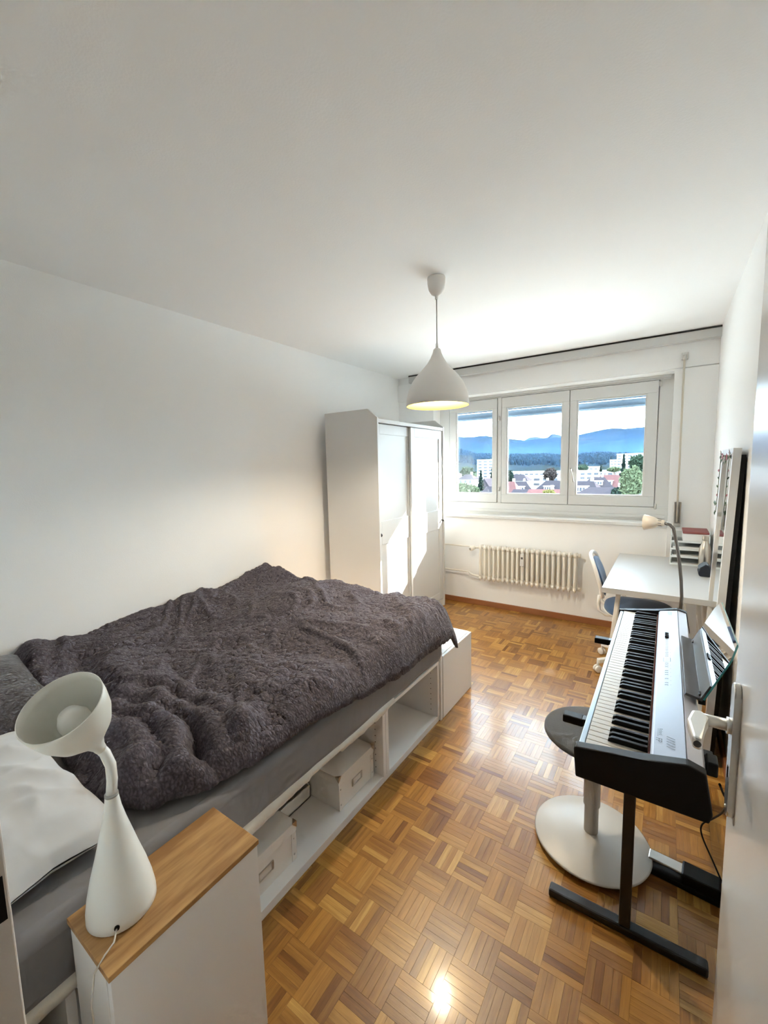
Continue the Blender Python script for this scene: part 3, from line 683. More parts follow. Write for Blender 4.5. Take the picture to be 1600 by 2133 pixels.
# ------------------------------------------------------------------ bedside cabinet and its lamp
OAKTOP = wood_material('oak_veneer', lin((194, 154, 100)), lin((146, 104, 58)), 0.45, (10, 1.3, 10), 2.2)
def build_nightstand():
    x0, x1, y0, y1, z1 = -1.035, -0.84, 0.272, 0.626, 0.549
    t = thing('bedside_cabinet', ((x0 + x1) / 2, (y0 + y1) / 2, 0), 'slim white cabinet with an oak top beside the bed', 'cabinet')
    B().box((x0, y0, z1 - 0.013), (x1, y1, z1), 0.001).build('top', OAKTOP, t)
    B().box((x0 + 0.004, y0 + 0.004, 0), (x0 + 0.018, y1 - 0.003, z1 - 0.013), 0.001).build('side_panel', WHITEM, t)
    B().box((x1 - 0.020, y0 + 0.004, 0), (x1 - 0.003, y1 - 0.003, z1 - 0.013), 0.001).build('side_panel', WHITEM, t)
    B().box((x0 + 0.019, y0 + 0.020, 0.02), (x1 - 0.021, y1 - 0.003, z1 - 0.013)).build('body', WHITEM, t)
    B().box((x0 + 0.0195, y0 + 0.003, 0.02), (x1 - 0.0215, y0 + 0.019, z1 - 0.016), 0.001).build('door', WHITEM, t)
    return z1
NZ = build_nightstand()
def build_lamp():
    LW = mat('lamp_gloss_white', (0.76, 0.77, 0.73), 0.3, coat=0.2)
    bx, by = -0.962, 0.352
    t = thing('table_lamp', (bx, by, NZ), 'white table lamp with a curved neck and cup shade on the oak top', 'table lamp')
    prof = [(0, 0), (0.064, 0), (0.067, 0.004), (0.0665, 0.02), (0.062, 0.05), (0.053, 0.09), (0.042, 0.13), (0.032, 0.17), (0.023, 0.205), (0.0165, 0.235), (0.0130, 0.262), (0.0125, 0.268), (0, 0.268)]
    B().lathe(prof, (bx, by, NZ), (0, 0, 1), 48).build('foot', LW, t)
    a = Vector((0.26, -0.42, 0.85)).normalized()
    n0 = Vector((bx, by, NZ + 0.268)); hb = Vector((bx - 0.022, by - 0.004, NZ + 0.365))
    B().tube([n0, n0 + Vector((0.000, 0.004, 0.03)), n0 + Vector((-0.006, 0.006, 0.06)), hb + Vector((0.004, 0.006, -0.012)), hb, hb + a * 0.02], 0.0105, 14).build('neck', LW, t)
    pr = [(0.0, 0.0), (0.0112, 0.0), (0.0125, 0.012), (0.020, 0.035), (0.036, 0.060), (0.055, 0.088), (0.066, 0.118), (0.071, 0.150), (0.0725, 0.172)]
    inn = [(r_ - 0.002, z_ + 0.001) for r_, z_ in reversed(pr[3:])] + [(0, 0.034)]
    B().lathe(pr + [(0.0715, 0.1728)] + inn, hb, a, 48).build('shade', mat('lamp_shade_white', (0.74, 0.74, 0.68), 0.35), t)
    B().lathe([(0.0, 0.034), (0.013, 0.036), (0.015, 0.05), (0.022, 0.075), (0.028, 0.105), (0.028, 0.122), (0.019, 0.142), (0, 0.149)], hb, a, 24).build('bulb', mat('bulb_opal', (0.78, 0.78, 0.74), 0.35), t)
    B().tube([n0 + Vector((0, 0, -0.004)), n0 + Vector((0, 0, 0.001))], 0.0132, 24).build('collar', mat('collar_grey', (0.35, 0.35, 0.33), 0.5), t)
    hole = Vector((bx + 0.056, by - 0.034, NZ + 0.018))
    B().lathe([(0, 0), (0.005, 0), (0.005, 0.004), (0, 0.004)], hole, (0.85, -0.52, 0), 12).build('cable_grommet', BLACK, t)
    B().tube([hole, hole + Vector((0.022, -0.016, -0.004)), Vector((-0.885, 0.285, NZ + 0.003)), Vector((-0.875, 0.262, NZ - 0.004)), Vector((-0.886, 0.255, NZ - 0.08)), Vector((-0.892, 0.262, NZ - 0.25)), Vector((-0.90, 0.255, 0.02)), Vector((-0.93, 0.20, 0.004))], 0.0018, 8).build('cable', mat('clear_cable', (0.6, 0.56, 0.48), 0.3), t)
build_lamp()

# ------------------------------------------------------------------ storage boxes in the bed base
METAL = mat('corner_metal', (0.50, 0.42, 0.34), 0.3, 1.0)
BOXP = mat('white_card', (0.76, 0.745, 0.71), 0.7, var=0.015)
def card_box(x1, y0, y1, z0, z1, depth, label):
    t = thing('lidded_box', (x1 - depth / 2, (y0 + y1) / 2, z0), label, 'box', 'white lidded boxes in the bed base')
    B().box((x1 - depth, y0 + 0.002, z0), (x1 - 0.003, y1 - 0.002, z1 - 0.012), 0.001).build('body', BOXP, t)
    B().box((x1 - 0.003, y0 + 0.02, z0), (x1 - 0.001, y1 - 0.02, z1 - 0.035)).build('front_panel', BOXP, t)
    lid = B().box((x1 - depth - 0.004, y0 - 0.002, z1 - 0.036), (x1 + 0.002, y1 + 0.002, z1), 0.001).build('lid', BOXP, t)
    for y, s in ((y0, 1), (y1, -1)):
        B().box((x1 - 0.003, y + (0.0005 if s > 0 else -0.022), z0), (x1 + 0.0015, y + (0.022 if s > 0 else -0.0005), z1 - 0.037), 0.0005).build('edge_strip', BOXP, t)
        b = B(); z = z1 + 0.001; xx = x1 + 0.003; yy = y - 0.003 * s
        b.poly([(xx, yy, z), (xx, yy + 0.020 * s, z), (xx - 0.006, yy + 0.014 * s, z), (xx - 0.014, yy + 0.006 * s, z), (xx - 0.020, yy, z)])
        b.poly([(xx, yy, z), (xx, yy, z - 0.024), (xx, yy + 0.007 * s, z - 0.017), (xx, yy + 0.016 * s, z - 0.007), (xx, yy + 0.020 * s, z)])
        b.poly([(xx, yy, z), (xx - 0.020, yy, z), (xx - 0.016, yy, z - 0.007), (xx - 0.007, yy, z - 0.017), (xx, yy, z - 0.024)])
        cp = b.build('metal_corner', METAL, lid)
        cp.modifiers.new('s', 'SOLIDIFY').thickness = 0.0012
        for zz in (z0 + 0.025, z1 - 0.06):
            B().lathe([(0, 0), (0.0042, 0), (0.003, 0.002), (0, 0.0028)], (x1 + 0.0015, y + 0.011 * s, zz), (1, 0, 0), 10).build('rivet', CHROME, t)
    yc = (y0 + y1) / 2; zc = z0 + (z1 - z0) * 0.46
    b = B()
    for a, c_, e, f_ in ((-0.036, 0.036, 0.013, 0.017), (-0.036, 0.036, -0.017, -0.013), (-0.036, -0.027, -0.013, 0.013), (0.027, 0.036, -0.013, 0.013)):
        b.box((x1, yc + a, zc + e), (x1 + 0.003, yc + c_, zc + f_), 0.0005)
    b.build('label_holder', CHROME, t)
card_box(-1.108, 1.243, 1.495, 0.035, 0.190, 0.34, 'white lidded card box beside the upright divider of the bed base')
card_box(-1.108, 0.700, 0.992, 0.035, 0.185, 0.34, 'white lidded card box just behind the bedside cabinet')
tb = thing('storage_bin', (-1.40, 1.11, 0.035), 'open white bin with dark contents between the two lidded boxes', 'bin')
x0, x1, y0, y1, z0, z1 = -1.56, -1.272, 0.995, 1.238, 0.035, 0.094
b = B(); b.box((x0, y0, z0), (x1, y1, z0 + 0.006))
b.box((x1 - 0.005, y0, z0), (x1, y1, z1)); b.box((x0, y0, z0), (x0 + 0.005, y1, z1)); b.box((x0, y0, z0), (x1, y0 + 0.005, z1)); b.box((x0, y1 - 0.005, z0), (x1, y1, z1))
b.build('bin_shell', BOXP, tb)
b = B()
for k in range(9): b.lathe([(0, -0.02), (0.03, -0.01), (0.034, 0.006), (0.02, 0.022), (0, 0.026)], (x0 + 0.05 + 0.092 * (k % 3), y0 + 0.045 + 0.075 * (k // 3), z1 - 0.002 + 0.008 * ((k * 7) % 3)), (0.1 * (k % 3), 0.1, 1), 10, sx=1.3)
tag(b.build('dark_clothing', mat('dark_cloth', (0.03, 0.03, 0.034), 0.95, bump=0.4, bscale=40)), 'bundle of dark cloth lying in the open white bin', 'clothing', kind='stuff')

# ------------------------------------------------------------------ digital piano, its stand, stool and pedal
SILVER = mat('silver_panel', (0.235, 0.24, 0.27), 0.38, 0.6, bump=0.01, bscale=300, var=0.03, vscale=8)
SILVERD = mat('silver_side', (0.42, 0.42, 0.45), 0.45, 0.5)
BLUERAIL = mat('pale_blue_rail', (0.36, 0.44, 0.52), 0.35, 0.4)
IVORY = mat('ivory_key', (0.45, 0.435, 0.395), 0.4)
EBONY = mat('ebony_key', (0.004, 0.004, 0.005), 0.42, spec=0.18)
def build_piano():
    y0, y1 = 1.135, 2.405
    t = thing('digital_piano', (0, (y0 + y1) / 2, 0.665), 'silver and black digital piano on a black stand', 'digital piano')
    cap = [(-0.172, 0.668), (0.112, 0.668), (0.118, 0.690), (0.102, 0.785), (0.068, 0.796), (-0.02, 0.775), (-0.176, 0.752), (-0.178, 0.745)]
    for a, c_ in ((y0, y0 + 0.030), (y1 - 0.030, y1)):
        B().prism(cap, 'y', a, c_, 0.004).build('end_cheek', BLACK, t)
    ya, yb = y0 + 0.030, y1 - 0.030
    B().box((-0.162, ya, 0.672), (0.105, yb, 0.722)).build('chassis', BLACK, t)
    B().box((-0.170, ya, 0.690), (-0.156, yb, 0.748), 0.002).build('front_rail', BLUERAIL, t)
    pan = [(-0.006, 0.724), (0.106, 0.724), (0.113, 0.694), (0.098, 0.780), (0.066, 0.791), (-0.002, 0.776), (-0.008, 0.772)]
    panel = [(-0.008, 0.722), (-0.008, 0.772), (-0.002, 0.777), (0.066, 0.791), (0.066, 0.722)]
    top = B().prism(panel, 'y', ya, yb, 0.0015).build('control_panel', SILVER, t)
    B().prism([(0.067, 0.722), (0.067, 0.791), (0.099, 0.781), (0.114, 0.694), (0.106, 0.676), (0.09, 0.676)], 'y', ya, yb, 0.001).build('rear_housing', SILVERD, t)
    # 88 keys: the low end is far from the camera
    kw = (yb - ya - 0.004) / 52; kx0, kx1 = -0.154, -0.012
    wk = B().box((kx0, -kw / 2 + 0.0008, 0.724), (kx1, kw / 2 - 0.0008, 0.751), 0.0012).mesh('white_key', IVORY)
    bk_p = [(-0.106, 0.745), (-0.014, 0.745), (-0.014, 0.765), (-0.096, 0.764), (-0.104, 0.758)]
    bk = B().prism(bk_p, 'y', -0.0055, 0.0055, 0.0012).mesh('black_key', EBONY)
    off = (0, (y0 + y1) / 2, 0.665)
    pattern = 'ABCDEFG'
    for k in range(52):
        y = yb - 0.002 - (k + 0.5) * kw
        o = link('white_key', wk, t, True); o.location = (0, y - off[1], -off[2])
        nme = pattern[k % 7]
        if nme in 'ACDFG' and k < 51:
            sh = {'A': 0.0, 'C': -0.0015, 'D': 0.0015, 'F': -0.002, 'G': 0.0}[nme]
            o = link('black_key', bk, t, True); o.location = (0, y - kw / 2 - sh - off[1], -off[2])
    B().box((-0.013, ya, 0.722), (-0.0075, yb, 0.757)).build('felt_strip', mat('felt_red', (0.10, 0.03, 0.03), 0.95), t)
    # panel graphics: slope of the panel
    def pz(x): return 0.777 + (x + 0.002) * (0.014 / 0.068) + 0.0010
    ink = mat('panel_ink', (0.02, 0.02, 0.025), 0.5)
    def slot(ya_, xa, yb_, xb_, w_):
        d = Vector((xb_ - xa, yb_ - ya_, 0)); nrm = Vector((-d.y, d.x, 0)).normalized() * w_ / 2
        A = Vector((xa, ya_, pz(xa))); C = Vector((xb_, yb_, pz(xb_)))
        q = [A - nrm, A + nrm, C + nrm, C - nrm]; return [(p.x, p.y, pz(p.x)) for p in q]
    for base in (1.198, 2.300):
        b = B()
        for k in range(5): b.poly(slot(base + k * 0.0115 + 0.012, 0.026, base + k * 0.0115, 0.044, 0.0024))
        b.build('speaker_slots', ink, top)
    b = B()
    ys = [1.560 + 0.016 * k for k in range(12)] + [1.802 + 0.0165 * k for k in range(11)]
    for k, y in enumerate(ys):
        if k in (2, 4, 8): continue
        b.poly(slot(y, 0.020, y + 0.003, 0.025, 0.003)); b.poly(slot(y + 0.003, 0.025, y, 0.030, 0.003))
    b.build('button_marks', ink, top)
    b = B()
    for a, c_ in (((1.752, 0.015), (1.752, 0.036)), ((1.786, 0.015), (1.786, 0.018)), ((1.786, 0.033), (1.786, 0.036)), ((1.752, 0.015), (1.786, 0.015)), ((1.752, 0.036), (1.786, 0.036))):
        b.poly(slot(a[0], a[1], c_[0], c_[1], 0.0012))
    b.build('display_outline', ink, top)
    b = B()
    for k in range(3): b.box((0.018, 1.998 + k * 0.019, pz(0.018)), (0.031, 2.012 + k * 0.019, pz(0.031) + 0.004), 0.001)
    b.build('slider_knobs', EBONY, top)
    b = B()
    for k, y in enumerate(ys[::2]): b.poly(slot(y, 0.036, y + 0.005, 0.036, 0.0008))
    b.poly(slot(1.252, 0.0070, 1.291, 0.0070, 0.0008))
    b.build('printed_lines', ink, top)
    def text(body, x, y, size, sp=1.0, sh=0.0):
        cu = bpy.data.curves.new('lettering', 'FONT'); cu.body = body; cu.size = size; cu.space_character = sp; cu.shear = sh; cu.extrude = 0.0
        cu.materials.append(ink)
        o = bpy.data.objects.new('lettering', cu); COL.objects.link(o)
        sl = math.atan(0.014 / 0.068)
        ex = Vector((0, -1, 0)); ey = Vector((cos(sl), 0, sin(sl))); ez = ex.cross(ey)
        mw = Matrix(((ex.x, ey.x, ez.x, x), (ex.y, ey.y, ez.y, y), (ex.z, ey.z, ez.z, pz(x) + 0.0004), (0, 0, 0, 1)))
        bpy.context.view_layer.update()
        me = bpy.data.meshes.new_from_object(o); bpy.data.objects.remove(o)
        o = link('lettering', me, top); o.matrix_basis = mw
        return o
    text('Roland', 0.0095, 1.291, 0.0120)
    text('FP', 0.0030, 1.246, 0.0200, 1.0, 0.3)
    # music rest: dark tray and glass plate
    rest = B().prism([(0.070, 0.800), (0.072, 0.808), (0.108, 0.799), (0.128, 0.845), (0.132, 0.843), (0.112, 0.791)], 'y', 1.485, 1.985, 0.0008).build('music_rest', DARKGREY, t)
    e = glass_material('glass_plate', (0.86, 0.95, 0.93), 0.1)
    a1, a2 = Vector((0.113, 1.480, 0.800)), Vector((0.113, 1.99, 0.800))
    top1, top2 = Vector((0.185, 1.480, 0.972)), Vector((0.185, 1.99, 0.972))
    g = B()
    poly = [a1, a1.lerp(top1, 0.78), top1 + Vector((0, 0.035, 0)), top2 - Vector((0, 0.035, 0)), a2.lerp(top2, 0.78), a2]
    th = Vector((0.0045, 0, -0.002))
    n = len(poly); vs = [tuple(p) for p in poly] + [tuple(p + th) for p in poly]
    g._add(vs, [tuple(range(n)), tuple(range(n, 2 * n))[::-1]]); gp = g.build('glass_plate', e, rest)
    g = B(); g._add(vs, [(i, (i + 1) % n, n + (i + 1) % n, n + i) for i in range(n)]); g.build('glass_edge', mat('glass_edge_teal', (0.05, 0.22, 0.22), 0.15), rest)
    for y in (1.515, 1.955): B().box((0.104, y - 0.012, 0.772), (0.122, y + 0.012, 0.804), 0.002).build('rest_bracket', BLACK, t)
    B().box((0.110, 1.245, 0.716), (0.134, 1.290, 0.752), 0.004).build('cable_plug', BLACK, t)
build_piano()

def build_stand():
    t = thing('piano_stand', (-0.05, 1.77, 0), 'black steel T-legged stand under the digital piano', 'stand')
    for y in (1.405, 2.14):
        B().bar((-0.285, y, 0.016), (0.158, y, 0.016), 0.038, 0.028, 0.006).build('foot_bar', BLACKM, t)
        B().box((-0.072, y - 0.016, 0.03), (-0.040, y + 0.016, 0.645), 0.003).build('column', BLACKM, t)
        arm = B().bar((-0.20, y + 0.03, 0.655), (0.14, y + 0.03, 0.655), 0.03, 0.024, 0.003).build('arm', BLACKM, t)
        B().box((-0.258, y + 0.012, 0.640), (-0.196, y + 0.048, 0.667), 0.004).build('rubber_end', BLACK, arm)
    B().bar((-0.056, 1.405, 0.40), (-0.056, 2.14, 0.40), 0.022, 0.03, 0.003).build('cross_bar', BLACKM, t)
build_stand()

def build_stool():
    c = (-0.195, 1.70); t = thing('stool', (c[0], c[1], 0), 'swivel stool with a round grey seat and a pale disc base', 'stool')
    PALE = mat('stool_base_paint', (0.52, 0.49, 0.445), 0.38, var=0.015)
    tilt = (0.0, 0.0, 1)
    B().lathe([(0, 0.0), (0.10, 0.002), (0.195, 0.012), (0.208, 0.020), (0.209, 0.024), (0.204, 0.027), (0.12, 0.040), (0.05, 0.050), (0, 0.052)], (c[0], c[1], 0), tilt, 64).build('disc_base', PALE, t)
    B().lathe([(0, 0.045), (0.0255, 0.045), (0.0255, 0.16), (0.0300, 0.164), (0.0300, 0.40), (0.0, 0.40)], (c[0], c[1], 0), tilt, 28).build('column', PALE, t)
    GREYF = mat('grey_felt', (0.065, 0.064, 0.064), 0.9, bump=0.15, bscale=200, sheen=0.2)
    B().lathe([(0, 0.40), (0.07, 0.405), (0.13, 0.425), (0.172, 0.447), (0.1795, 0.455), (0.1785, 0.463), (0.168, 0.468), (0.10, 0.462), (0, 0.458)], (c[0], c[1], 0), tilt, 56).build('seat', GREYF, t)
build_stool()

def build_pedal():
    t = thing('sustain_pedal', (0.09, 1.68, 0), 'black sustain pedal with a metal lever on the floor beside the stool', 'pedal', rz=0)
    def X(u, v, z): # u along pedal axis, v across
        a = Vector((0.02, 1.705, 0)); b_ = Vector((0.185, 1.69, 0)); d = (b_ - a).normalized(); n = Vector((-d.y, d.x, 0)); p = a + d * u + n * v; return Vector((p.x, p.y, z))
    d = (X(1, 0, 0) - X(0, 0, 0)).normalized(); n = Vector((-d.y, d.x, 0)); up = Vector((0, 0, 1))
    B().obox(X(0.085, 0, 0.012), (d, n, up), (0.105, 0.036, 0.011), 0.004).build('base_plate', BLACK, t)
    B().obox(X(0.135, 0, 0.040), (d, n, up), (0.055, 0.034, 0.020), 0.006).build('housing', BLACK, t)
    B().obox(X(0.035, 0, 0.050), (d, n, up), (0.055, 0.022, 0.004), 0.0025).build('lever', CHROME, t)
    pts = [X(0.185, 0.0, 0.03), X(0.20, 0.02, 0.03), Vector((0.19, 1.72, 0.10)), Vector((0.155, 1.74, 0.17)), Vector((0.15, 1.72, 0.23)), Vector((0.172, 1.66, 0.31)), Vector((0.182, 1.55, 0.42)), Vector((0.172, 1.40, 0.56)), Vector((0.15, 1.28, 0.66)), Vector((0.135, 1.22, 0.72))]
    # smooth
    sm = []
    for i in range(len(pts) - 1):
        p0, p1, p2, p3 = pts[max(i - 1, 0)], pts[i], pts[i + 1], pts[min(i + 2, len(pts) - 1)]
        for k in range(6):
            u = k / 6; sm.append(0.5 * ((2 * p1) + (p2 - p0) * u + (2 * p0 - 5 * p1 + 4 * p2 - p3) * u * u + (3 * p1 - p0 - 3 * p2 + p3) * u ** 3))
    sm.append(pts[-1])
    B().tube(sm, 0.0028, 8).build('cable', BLACK, t)
build_pedal()

# ------------------------------------------------------------------ desk, things on it, chair, reading lamp, mirror
def build_desk():
    x0, x1, y0, y1, zt = -0.314, 0.286, 2.886, 4.07, 0.72
    top = tag(B().box((x0, y0, zt - 0.034), (x1, y1, zt), 0.0015).build('desk_top', mat('desk_white', (0.52, 0.52, 0.515), 0.35)), 'white rectangular desk top below the window', 'desk top')
    for yc, lab in ((3.10, 'white steel trestle under the piano end of the desk'), (3.86, 'white steel trestle under the window end of the desk')):
        t = thing('trestle', (-0.01, yc, 0), lab, 'trestle', 'desk trestles')
        B().box((-0.27, yc - 0.025, 0.664), (0.26, yc + 0.025, 0.686), 0.002).build('top_bar', STEELW, t)
        for xa, xf_ in ((-0.235, -0.285), (0.215, 0.262)):
            for s in (-1, 1): B().bar((xa, yc + 0.02 * s, 0.668), (xf_, yc + 0.17 * s, 0.008), 0.024, 0.024, 0.003, up=(1, 0, 0)).build('leg', STEELW, t)
        for xa in (-0.257, 0.236):
            B().bar((xa, yc - 0.105, 0.30), (xa, yc + 0.105, 0.30), 0.012, 0.02, 0.002).build('stretcher', STEELW, t)
build_desk()

def build_chair():
    BLUE = mat('blue_upholstery', lin((62, 92, 128)), 0.9, bump=0.2, bscale=220, var=0.08, sheen=0.3)
    WP = mat('chair_white', (0.80, 0.79, 0.77), 0.35)
    c = (-0.135, 3.40)
    t = thing('swivel_chair', (c[0], c[1], 0), 'white swivel chair with blue upholstery pushed under the desk', 'chair', rz=radians(4))
    # local axes: +x faces the desk
    zs = 0.435
    n = 40; prof = []
    def se(a, e=2.6): return abs(cos(a)) ** (2 / e) * (1 if cos(a) >= 0 else -1), abs(sin(a)) ** (2 / e) * (1 if sin(a) >= 0 else -1)
    b = B()
    rings = []
    for sc, z in ((0.0, 0.046), (0.6, 0.045), (0.9, 0.040), (0.98, 0.028), (1.0, 0.012), (0.96, 0.0), (0.0, 0.0)):
        if sc == 0: rings.append([b.bm.verts.new((0.0, 0, zs + z))])
        else: rings.append([b.bm.verts.new((se(2 * pi * k / n)[0] * 0.215 * sc, se(2 * pi * k / n)[1] * 0.235 * sc, zs + z + 0.010 * (se(2 * pi * k / n)[0] * sc) ** 2)) for k in range(n)])
    for A, C in zip(rings, rings[1:]):
        for k in range(n):
            if len(A) == 1: q = (A[0], C[(k + 1) % n], C[k])
            elif len(C) == 1: q = (A[k], A[(k + 1) % n], C[0])
            else: q = (A[k], A[(k + 1) % n], C[(k + 1) % n], C[k])
            f = b.bm.faces.new(q); f.smooth = True
    b.build('seat', BLUE, t, True)
    B().lathe([(0, -0.022), (0.19, -0.020), (0.225, -0.006), (0.228, 0.004), (0.2, 0.006), (0, 0.006)], (0, 0, zs), (0, 0, 1), 40, sx=0.97, sy=1.04).build('seat_shell', WP, t, True)
    # backrest: tube loop with a padded panel
    loop = []
    m = 44
    for k in range(m + 1):
        a = -0.5 * pi + 2 * pi * k / m
        u, v = se(a, 3.2); loop.append(Vector((-0.205 - 0.085 * (v * 0.5 + 0.5) - 0.022 * (1 - u * u), u * 0.195, 0.685 + v * 0.150)))
    B().tube(loop, 0.0125, 10, cap=False).build('back_frame', WP, t, True)
    b = B(); N = 14; grid = {}
    for sd in (1, -1):
        for i in range(N + 1):
            for j in range(N + 1):
                u, v = -1 + 2 * i / N, -1 + 2 * j / N
                rr = max(abs(u), abs(v)); l = sqrt(u * u + v * v) or 1; k_ = rr / l
                uu, vv = u * (0.35 + 0.65 * k_) if l else u, v * (0.35 + 0.65 * k_) if l else v
                e = sqrt(max(0, (1 - abs(u) ** 4) * (1 - abs(v) ** 4)))
                x = -0.186 - 0.085 * (vv * 0.5 + 0.5) - 0.022 * (1 - uu * uu) + sd * 0.018 * e
                grid[sd, i, j] = b.bm.verts.new((x, uu * 0.185, 0.675 + vv * 0.135))
        for i in range(N):
            for j in range(N):
                f = b.bm.faces.new((grid[sd, i, j], grid[sd, i + 1, j], grid[sd, i + 1, j + 1], grid[sd, i, j + 1])); f.smooth = True
    bmesh.ops.remove_doubles(b.bm, verts=b.bm.verts, dist=1e-5)
    b.build('backrest', BLUE, t, True)
    for s in (-1, 1):
        B().tube([(-0.242, 0.13 * s, 0.56), (-0.246, 0.13 * s, 0.50), (-0.240, 0.125 * s, 0.45), (-0.20, 0.12 * s, 0.420), (-0.05, 0.08 * s, 0.415)], 0.0115, 10).build('back_support', WP, t, True)
    B().lathe([(0, 0.09), (0.028, 0.09), (0.028, 0.27), (0.016, 0.275), (0.016, 0.42), (0, 0.42)], (0, 0, 0), (0, 0, 1), 20).build('gas_column', WP, t, True)
    for k in range(5):
        a = radians(72 * k + 142); d = Vector((cos(a), sin(a), 0)); e = d * 0.285
        lg = B().bar(d * 0.02 + Vector((0, 0, 0.105)), e + Vector((0, 0, 0.085)), 0.034, 0.030, 0.005).build('base_leg', WP, t, True)
        sd = Vector((-d.y, d.x, 0))
        cb = B()
        for s in (-1, 1): cb.lathe([(0, 0), (0.020, 0), (0.026, 0.004), (0.026, 0.013), (0.020, 0.017), (0, 0.017)], e + Vector((0, 0, 0.027)) + sd * (0.004 if s > 0 else -0.021), sd, 20)
        cb.tube([e + Vector((0, 0, 0.03)), e + Vector((0, 0, 0.09))], 0.008, 8)
        cb.build('caster', WP, lg)
build_chair()

# letter trays
def build_trays():
    PL = mat('clear_plastic', (0.74, 0.78, 0.78), 0.2); PL2 = glass_material('clear_tray', (0.90, 0.93, 0.93), 0.1)
    PAP = mat('paper', (0.78, 0.78, 0.77), 0.8)
    for k in range(4):
        z = 0.7205 + k * 0.0575
        lab = ['clear letter tray, lowest of the stack on the desk', 'clear letter tray, second from the desk top', 'clear letter tray, third from the desk top', 'clear letter tray, topmost of the stack on the desk'][k]
        x0, x1, y0, y1 = 0.043, 0.272, 3.785, 4.055
        t = thing('letter_tray', ((x0 + x1) / 2, (y0 + y1) / 2, z), lab, 'letter tray', 'letter trays stacked on the desk')
        b = B(); b.box((x0, y0, z), (x1, y1, z + 0.003)); b.box((x0, y0, z), (x0 + 0.003, y1, z + 0.050)); b.box((x1 - 0.003, y0, z), (x1, y1, z + 0.050)); b.box((x0, y1 - 0.003, z), (x1, y1, z + 0.050))
        b.build('tray_shell', PL2, t)
        b = B()
        b.box((x0 - 0.001, y0 - 0.003, z), (x1 + 0.001, y0 + 0.001, z + 0.014), 0.001)
        b.box((x0 - 0.001, y0, z + 0.048), (x0 + 0.005, y1, z + 0.054), 0.001); b.box((x1 - 0.005, y0, z + 0.048), (x1 + 0.001, y1, z + 0.054), 0.001)
        for xx in (x0, x1): b.box((xx - 0.003, y0 - 0.002, z), (xx + 0.003, y0 + 0.006, z + 0.0565), 0.001)
        b.build('tray_rim', PL, t)
        if k < 3:
            pb = B()
            pb.box((x0 + 0.012, y0 + 0.012, z + 0.0035), (x1 - 0.012, y1 - 0.01, z + 0.012 + 0.006 * k))
            tag(pb.build('paper_stack', PAP), ['stack of white paper in the lowest letter tray', 'stack of white paper in the second letter tray', 'stack of white paper in the third letter tray'][k], 'paper', 'papers in the letter trays')
    RED = mat('book_red', lin((132, 72, 70)), 0.6)
    bk = thing('book', (0.185, 3.90, 0.90), 'red covered book lying on top of the letter trays', 'book')
    z0 = 0.897; B().box((0.115, 3.795, z0), (0.268, 4.03, z0 + 0.062), 0.002).build('page_block', PAP, bk)
    B().box((0.112, 3.79, z0 + 0.063), (0.270, 4.035, z0 + 0.078), 0.003).build('cover', RED, bk)
build_trays()
STEELB = mat('bottle_steel', (0.55, 0.50, 0.44), 0.32, 1.0)
t = thing('steel_bottle', (0.243, 3.705, 0.7205), 'brushed steel drinking bottle beside the letter trays', 'bottle')
B().lathe([(0, 0), (0.034, 0), (0.036, 0.004), (0.036, 0.135), (0.033, 0.158), (0.024, 0.186), (0.0185, 0.205), (0.0175, 0.212), (0, 0.212)], (0, 0, 0), (0, 0, 1), 32).build('flask', STEELB, t, True)
B().lathe([(0, 0.2125), (0.019, 0.2125), (0.0195, 0.216), (0.0195, 0.240), (0.0175, 0.246), (0, 0.247)], (0, 0, 0), (0, 0, 1), 28).build('cap', STEELB, t, True)
t = thing('pencil_case', (0.238, 3.53, 0.7205), 'dark navy rounded pencil case on the desk by the bottle', 'pencil case')
prof = [(-0.032, 0.0), (0.032, 0.0), (0.040, 0.012), (0.036, 0.045), (0.016, 0.076), (-0.002, 0.080), (-0.026, 0.060), (-0.040, 0.020)]
B().prism(prof, 'y', -0.062, 0.062, 0.007).build('case', mat('navy_fabric', (0.018, 0.024, 0.038), 0.8, bump=0.2, bscale=200), t, True)
B().prism([(-0.037, 0.048), (-0.030, 0.060), (-0.002, 0.0825), (0.014, 0.079), (0.006, 0.080), (-0.003, 0.0808), (-0.027, 0.0605)], 'y', -0.058, 0.058).build('flap', mat('slate_fabric', (0.12, 0.15, 0.18), 0.8), t, True)

